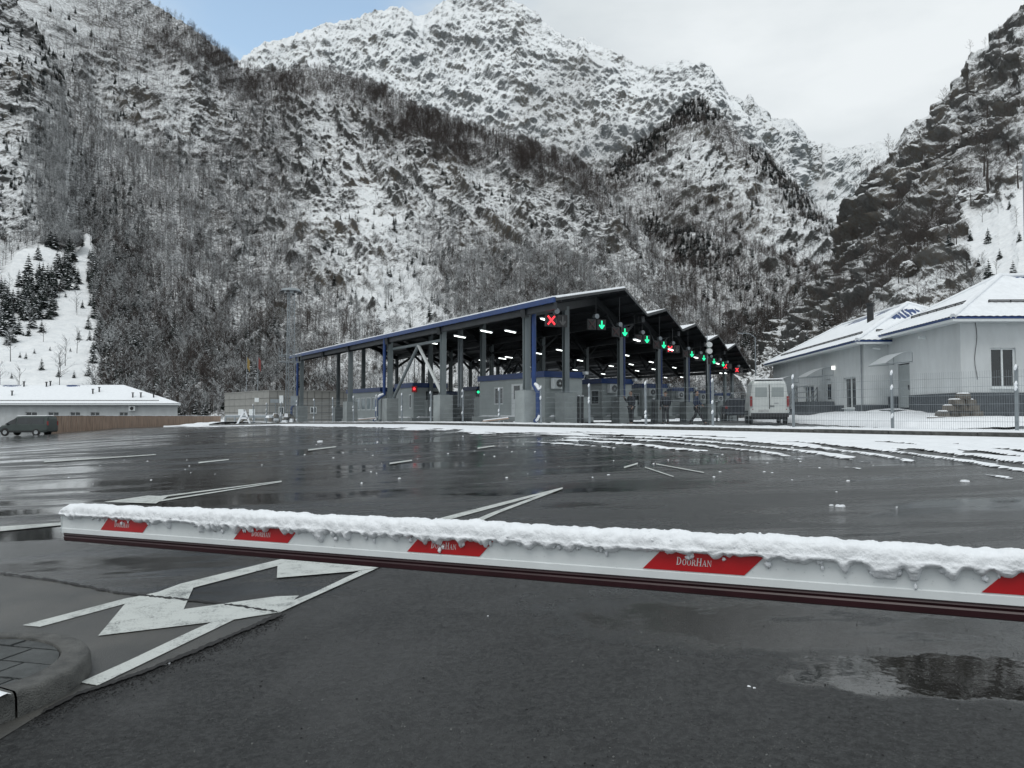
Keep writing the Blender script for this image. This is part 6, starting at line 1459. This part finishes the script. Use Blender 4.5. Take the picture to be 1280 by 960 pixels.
# serif small capitals, strokes as polygons on a unit cap height
def glyph(ch, w_=.5, st=.13, thn=.055, sf=.045):
    Q = []; R_ = lambda a, b_, c_, d_: Q.append([(a, c_), (b_, c_), (b_, d_), (a, d_)])
    def serif(x0, x1, y): R_(x0 - .07, x1 + .07, y - (sf if y > .5 else 0), y + (0 if y > .5 else sf))
    if ch == 'H': w_ = .74; R_(.1, .1 + st, 0, 1); R_(w_ - .1 - st, w_ - .1, 0, 1); R_(.1 + st, w_ - .1 - st, .48, .48 + thn); [serif(a, a + st, y) for a in (.1, w_ - .1 - st) for y in (0, 1)]
    elif ch == 'N': w_ = .76; R_(.1, .1 + thn, 0, 1); R_(w_ - .1 - thn, w_ - .1, 0, 1); Q.append([(.07, 1), (.07 + st, 1), (w_ - .1, 0), (w_ - .1 - thn, 0)]); serif(.1, .1 + thn, 0); serif(.1, .1 + thn, 1); serif(w_ - .1 - thn, w_ - .1, 1)
    elif ch == 'A': w_ = .72; Q.append([(.06, 0), (.06 + thn, 0), (.38, 1), (.33, 1)]); Q.append([(w_ - .08 - st, 0), (w_ - .06, 0), (.40, 1), (.30, 1)]); R_(.2, .52, .32, .32 + thn); serif(.06, .12, 0); serif(w_ - .2, w_ - .06, 0)
    elif ch in 'OD':
        w_ = .74 if ch == 'O' else .72; n = 20; cx, rx = (.37, .32) if ch == 'O' else (.22, .42); a0, a1 = (0, 2 * math.pi) if ch == 'O' else (-math.pi / 2, math.pi / 2)
        for k in range(n):
            p, q = a0 + (a1 - a0) * k / n, a0 + (a1 - a0) * (k + 1) / n; ri, rj = rx - st, .5 - thn
            Q.append([(cx + rx * math.cos(p), .5 + .5 * math.sin(p)), (cx + rx * math.cos(q), .5 + .5 * math.sin(q)), (cx + ri * math.cos(q), .5 + rj * math.sin(q)), (cx + ri * math.cos(p), .5 + rj * math.sin(p))])
        if ch == 'D': R_(.1, .1 + st, 0, 1); R_(.1 + st, .24, 1 - thn, 1); R_(.1 + st, .24, 0, thn); serif(.1, .14, 0); serif(.1, .14, 1)
    elif ch == 'R':
        w_ = .70; R_(.1, .1 + st, 0, 1); serif(.1, .1 + st, 0); serif(.1, .16, 1); n = 14
        for k in range(n):
            p, q = -math.pi / 2 + math.pi * k / n, -math.pi / 2 + math.pi * (k + 1) / n
            Q.append([(.3 + .28 * math.cos(p), .74 + .26 * math.sin(p)), (.3 + .28 * math.cos(q), .74 + .26 * math.sin(q)), (.3 + .16 * math.cos(q), .74 + .20 * math.sin(q)), (.3 + .16 * math.cos(p), .74 + .20 * math.sin(p))])
        R_(.2, .32, 1 - thn, 1); R_(.2, .32, .48, .48 + thn); Q.append([(.30, .5), (.30 + st, .5), (w_ + .02, 0), (w_ - st, 0)])
    return Q, w_
red0 = .0215; red1 = HT - .016; rs_ = (red1 - red0)
for k in range(-1, 6):
    s0 = k * SPc
    if s0 + .30 < s_end + .02 or s0 < s_end: continue
    f = TK - .0022; w0, sl_ = .247, .048
    pts = [bp_(s0, red0, f), bp_(s0 + w0, red0, f), bp_(s0 + w0 + sl_, red1, f), bp_(s0 + sl_, red1, f)]
    stk = MB().prism(pts, n_ * .0012).build('red_sticker', M['red'], boom, True)
    x_ = s0 + .085; mb = MB(); fz = TK - .0006
    for i, ch in enumerate('DOORHAN'):
        cap = .019 if ch in 'DH' else .0148
        Q, gw = glyph(ch)
        for q in Q: mb.prism([bp_(x_ + a * cap * 1.02 + b_ * cap * .12, .036 + b_ * cap, fz) for a, b_ in q], n_ * .0004)
        x_ += gw * cap * 1.06
    mb.build('lettering', M['letter'], stk, True)
# a few screw heads and water beads on the face
mb = MB(); r = random.Random(8)
for k in range(420):
    s_ = r.uniform(s_end, LB + .3); h = r.uniform(.0, HT - .02); q = bp_(s_, h, TK - .002); z_ = r.uniform(.0006, .0016); mb.box(q, (z_, z_, z_ * 1.4), taper=.6)
mb.build('water_beads', M['alu'], boom, True)['kind'] = 'stuff'
# ---- thick wet snow lying on the beam, sagging over the front in tongues
ds = .0042; S = np.arange(s_end - .004, LB + .55, ds); NS = len(S); rs = np.random.RandomState(5)
def n1(f, seed, o=4): return fbm(S * f + seed, S * 0 + seed * 1.7, S * 0, o)
topH = .035 + .012 * n1(2.2, 1) + .007 * n1(14, 2) + .004 * n1(60, 5)
endf = sstep(s_end - .005, s_end + .05, S); topH = topH * (.35 + .65 * endf)
hang = .014 + .009 * n1(3.5, 3) + .005 * n1(20, 6)
clus = np.clip(.5 + 1.6 * n1(1.6, 9, 2), .05, 1)
for k in range(260):
    c0 = rs.uniform(s_end + .06, LB + .5); w_ = rs.uniform(.006, .022); cl = np.interp(c0, S, clus); a_ = rs.uniform(.008, .036) * (.35 + cl) * (rs.rand() ** .5)
    hang = np.maximum(hang, hang * .6 + a_ * np.exp(-((S - c0) / w_) ** 2))
hang = np.clip(hang, .004, .046)
NV = 46; P = np.zeros((NS, NV, 3)); A_ = np.array(A); E1_, U_, Nn = [np.array(q) for q in (e1, up_, n_)]
vv = np.linspace(0, 1, NV)
for j, v in enumerate(vv):
    if v < .5:                       # from the back lip over the crown to the front shoulder
        a = math.pi * (1 - v / .5); ca_ = math.cos(a); sa_ = math.sin(a)
        f = (TK + .016) * (abs(ca_) ** .8) * (1 if ca_ > 0 else -1); h = HT + topH * (sa_ ** .75) - .004
        F_ = f + 0 * S; H_ = h
        if v < .06: H_ = HT - .006 + (v / .06) * (H_ - HT + .006)
    else:                            # front sheet sagging down the face
        q = (v - .5) / .5; H_ = HT - .004 - hang * q; F_ = (TK + .016) * (1 - q) ** .5 * .75 + (TK + .002) * (1 - (1 - q) ** .5 * .75) + .006 * np.sin(q * math.pi) + .004 * (1 - q)
        F_ = F_ + 0 * S
        if q > .93: F_ = F_ * 0 + TK - .0035 + .006 * (1 - q) / .07
    X = A_[None] + E1_[None] * S[:, None] + U_[None] * (H_ + 0 * S)[:, None] + Nn[None] * F_[:, None]
    P[:, j] = X
nse = fbm(P[..., 0] * 28, P[..., 1] * 28, P[..., 2] * 34, 4); nse2 = fbm(P[..., 0] * 95, P[..., 1] * 95, P[..., 2] * 95, 3); nse3 = fbm(P[..., 0] * 260, P[..., 1] * 260, P[..., 2] * 260, 2)
amp = np.sin(np.clip(vv, 0, 1) * math.pi) ** .6; amp = np.where(vv > .9, amp * .8, amp)
du = np.gradient(P, axis=0); dv = np.gradient(P, axis=1); nr = np.cross(du, dv); nr /= np.linalg.norm(nr, axis=-1, keepdims=True) + 1e-9
mid = A_ + U_ * HT * .5
if ((nr[:, NV // 3] * U_).sum(-1)).mean() < 0: nr = -nr
P += nr * ((nse * .0085 + nse2 * .0022 + nse3 * .0008) * amp[None])[..., None]
# keep it from cutting through the face
fr = ((P - A_) @ Nn); lim = TK - .0015; hh = (P - A_) @ U_; need = np.where((hh < HT) & (vv[None] > .45) & (vv[None] < .94), np.clip(lim - fr + .001, 0, 1), 0); P += need[..., None] * Nn
# blunt end
P[0] = P[0] * .25 + P[0].mean(0) * .75; P[1] = P[1] * .6 + P[1].mean(0) * .4; P[2] = P[2] * .85 + P[2].mean(0) * .15
grid_mesh('snow_cover', P - bo, M['boomsnow'], parent=boom)
# loose frozen clots stuck to the face under the tongues
def blob(mb, c, rx, rz_, seed):
    r = random.Random(seed); b = len(mb.v); n, m = 7, 5
    for i in range(m + 1):
        t_ = math.pi * i / m
        for k in range(n):
            a = 2 * math.pi * k / n; q = 1 + r.uniform(-.25, .25); mb.v.append(tuple(c + e1 * (rx * math.sin(t_) * math.cos(a) * q) + n_ * (rx * .7 * math.sin(t_) * math.sin(a) * q) + up_ * (rz_ * math.cos(t_) * q)))
    for i in range(m):
        for k in range(n): a = b + i * n + k; c_ = b + i * n + (k + 1) % n; mb.f.append((a, c_, c_ + n, a + n)); mb.m.append(0)
mb = MB()
for k in range(70):
    c0 = rs.uniform(s_end + .05, LB + .4); hg = float(np.interp(c0, S, hang)); h = HT - .004 - hg * rs.uniform(.7, 1.25) 
    if rs.rand() < .22: h -= rs.uniform(.004, .014)
    blob(mb, bp_(c0, max(h, .01), TK + .001), rs.uniform(.003, .008), rs.uniform(.004, .010), k)
for k in range(90):     # crumbly crest
    c0 = rs.uniform(s_end + .02, LB + .4); th_ = float(np.interp(c0, S, topH)); a = rs.uniform(.15, 2.6); blob(mb, bp_(c0, HT - .006 + th_ * math.sin(a) ** .75, (TK + .014) * math.cos(a)), rs.uniform(.002, .005), rs.uniform(.002, .005), k + 999)
mb.build('snow_clots', M['boomsnow'], boom, True, smooth=True)['kind'] = 'stuff'
# the pedestal out of view to the right, carrying the arm
pz = bp_(LB + 1.75, 0, 0); gz = float(H(pz.x, pz.y)); MB().box((pz.x, pz.y, (gz + pz.z + .15) / 2), (.35, .3, pz.z + .15 - gz), rz=math.atan2(e1.y, e1.x)).build('pedestal', M['white'], boom, True)

# ================================================================== TREES THAT STAND SINGLY
def surf(lay, px, py):
    P, PX, PY, mk, _ = LAYERS[lay]; nb = 8; d = (PX[:, :-nb] - px) ** 2 + (PY[:, :-nb] - py) ** 2; i = np.unravel_index(np.argmin(d), d.shape); return P[:, :-nb][i]
def tree_thing(name, me_fn, label, p, h, group):
    o = thing(name, label, 'tree', tuple(p), random.uniform(0, 6.28), group); return o
M['fir'] = M['needle']
def make_conifer(h, seed, label, p, group, tiers=10, wide=.24, snow=.35):
    me = conifer_mesh('crown', h, seed, tiers, wide, snow); o = thing('conifer', label, 'tree', tuple(p), random.uniform(0, 6), group)
    tr = bpy.data.objects.new('crown', me); C.objects.link(tr); tr.parent = o
    MB().tube([(0, 0, -.08 * h), (0, 0, h * .3)], [.026 * h, .02 * h], 6).build('trunk', M['bark'], o)
    return o
con = [make_conifer(1.0, 60 + k, 'x', (0, 0, -50), 'conifers', 9, .30, .42) for k in range(4)]
used_ = set()
def conifer_at(k, p, h, label, group):
    k %= 4
    if k not in used_: used_.add(k); o = con[k]; o['label'] = label
    else: o = dup(con[k], label=label)
    o.location = tuple(p); o.scale = (h, h, h); o['group'] = group; o.rotation_euler = (0, 0, random.uniform(0, 6.28)); return o
# firs on the lower right slope, above the roofs
gR = 'small firs on the snowy slope above the right roofs'
Rf = [(1199, 318, 17), (1212, 300, 16), (1236, 305, 20), (1234, 345, 24), (1248, 322, 14), (1265, 346, 22), (1206, 350, 14), (1222, 330, 12), (1262, 262, 12), (1273, 300, 14), (1246, 355, 12), (1178, 372, 12)]
for i, (px, py, hp) in enumerate(sorted(Rf)):
    p = surf('right_crag', px, py); h = hp * p[1] / F; conifer_at(i, p, h, 'small dark fir on the snowy slope above the roofs, %s from the left' % ORD[i], gR)
# shrubby pines on the white fan at the far left
gL = 'little pines dotted over the white slope at the far left'
Lf_ = [(52, 415, 15), (25, 448, 7), (33, 450, 8), (52, 464, 14), (73, 470, 10), (43, 442, 6), (75, 456, 6), (98, 425, 12), (92, 470, 9), (111, 468, 16), (14, 472, 7), (66, 395, 9), (58, 385, 8), (103, 385, 10), (117, 440, 14), (124, 466, 12), (30, 420, 5), (82, 372, 6), (97, 345, 9), (110, 410, 16), (88, 440, 5), (63, 438, 5), (10, 430, 5), (118, 395, 22), (126, 415, 20)]
for i, (px, py, hp) in enumerate(Lf_):
    p = surf('left_mountain', px, py); h = hp * p[1] / F * 1.1; conifer_at(i, p, h, 'little dark pine dotted on the open white slope at the far left', gL)
gD = 'dark pines clumped at the edge of the white slope'
r = random.Random(12)
for i in range(150):
    t_ = r.random(); px = 90 * t_ + r.gauss(0, 9); py = 402 - 58 * t_ + r.gauss(0, 17); p = surf('left_mountain', px, py); conifer_at(i, p, r.uniform(14, 26) * p[1] / F, 'dark pine in the dense clump left of the white slope', gD)
for i in range(70):
    px = r.uniform(112, 175); py = r.uniform(310, 470); p = surf('left_mountain', px, py); conifer_at(i, p, r.uniform(12, 24) * p[1] / F, 'dark pine along the right edge of the white slope', 'dark pines right of the white slope')
# bare trees on the crag
bt = []
for k in range(3):
    me = bare_tree_mesh('branches', 1.0, 26, M['bark'], 80 + k, .75, 5); o = thing('bare_tree', 'x', 'tree', (0, 0, -60)); b_ = bpy.data.objects.new('branches', me); C.objects.link(b_); b_.parent = o
    MB().tube([(0, 0, -.05), (.01, 0, .25), (0, .01, .5)], [.02, .015, .009], 6).build('trunk', M['bark'], o); bt.append(o)
ub = set()
def bare_at(k, p, h, label, group):
    k %= 3
    if k not in ub: ub.add(k); o = bt[k]
    else: o = dup(bt[k])
    o['label'] = label; o['group'] = group; o.location = tuple(p); o.scale = (h * 1.25, h * 1.25, h); o.rotation_euler = (0, 0, random.uniform(0, 6.28))
gB = 'bare trees on the crag'
big = [(1235, 238, 78), (1206, 150, 44), (1190, 250, 50), (1256, 190, 60), (1224, 215, 55), (1244, 128, 40), (1140, 300, 40), (1165, 280, 44), (1120, 330, 40), (1272, 235, 50), (1100, 350, 34), (1080, 365, 34), (1152, 322, 30), (1186, 205, 42), (1215, 262, 34), (1060, 380, 34), (1130, 275, 34)]
for i, (px, py, hp) in enumerate(sorted(big)):
    p = surf('right_crag', px, py); bare_at(i, p, hp * p[1] / F, 'dark leafless tree on the brown crag, %s from the left' % ORD[i], gB)
for i in range(130):
    t_ = r.random(); px = 1085 + 95 * t_ + r.gauss(0, 16); py = 372 - 95 * t_ + r.gauss(0, 22); p = surf('right_crag', px, py); bare_at(i, p, r.uniform(16, 34) * p[1] / F, 'thin bare sapling in the thicket below the brown crag', 'saplings below the crag')
# trees between canopy and houses
for i in range(46):
    px = r.uniform(935, 1065); py = r.uniform(395, 462); p = surf('right_crag', px, py); hh = r.uniform(16, 34) * p[1] / F
    if i % 2: conifer_at(i, p, hh * .8, 'snowy evergreen on the slope behind the far service building', 'evergreens behind the far building')
    else: bare_at(i, p, hh, 'bare tree on the slope behind the far service building', 'bare trees behind the far building')
# boulders above the near roof
for i, (px, py, wpx, lab) in enumerate(((1216, 254, 40, 'large rounded snow-capped boulder high on the right slope'), (1150, 345, 30, 'brown boulder jutting from the slope above the roofs'))):
    p = surf('right_crag', px, py); Rk = wpx * p[1] / F / 2; o = thing('boulder', lab, 'boulder', tuple(p)); bm = bmesh.new(); bmesh.ops.create_icosphere(bm, subdivisions=4, radius=1)
    co = np.array([v.co[:] for v in bm.verts]); dsp = 1 + .35 * ridged(co[:, 0] * 1.2 + i, co[:, 1] * 1.2, co[:, 2] * 1.2, 4) + .1 * fbm(co[:, 0] * 5, co[:, 1] * 5, co[:, 2] * 5, 3)
    for v, k in zip(bm.verts, dsp): v.co = v.co * float(k) * Rk * .8; v.co.z *= .8
    me = bpy.data.meshes.new('rock'); bm.to_mesh(me); bm.free(); me.materials.append(M['rock_crag']); b_ = bpy.data.objects.new('rock', me); C.objects.link(b_); b_.parent = o
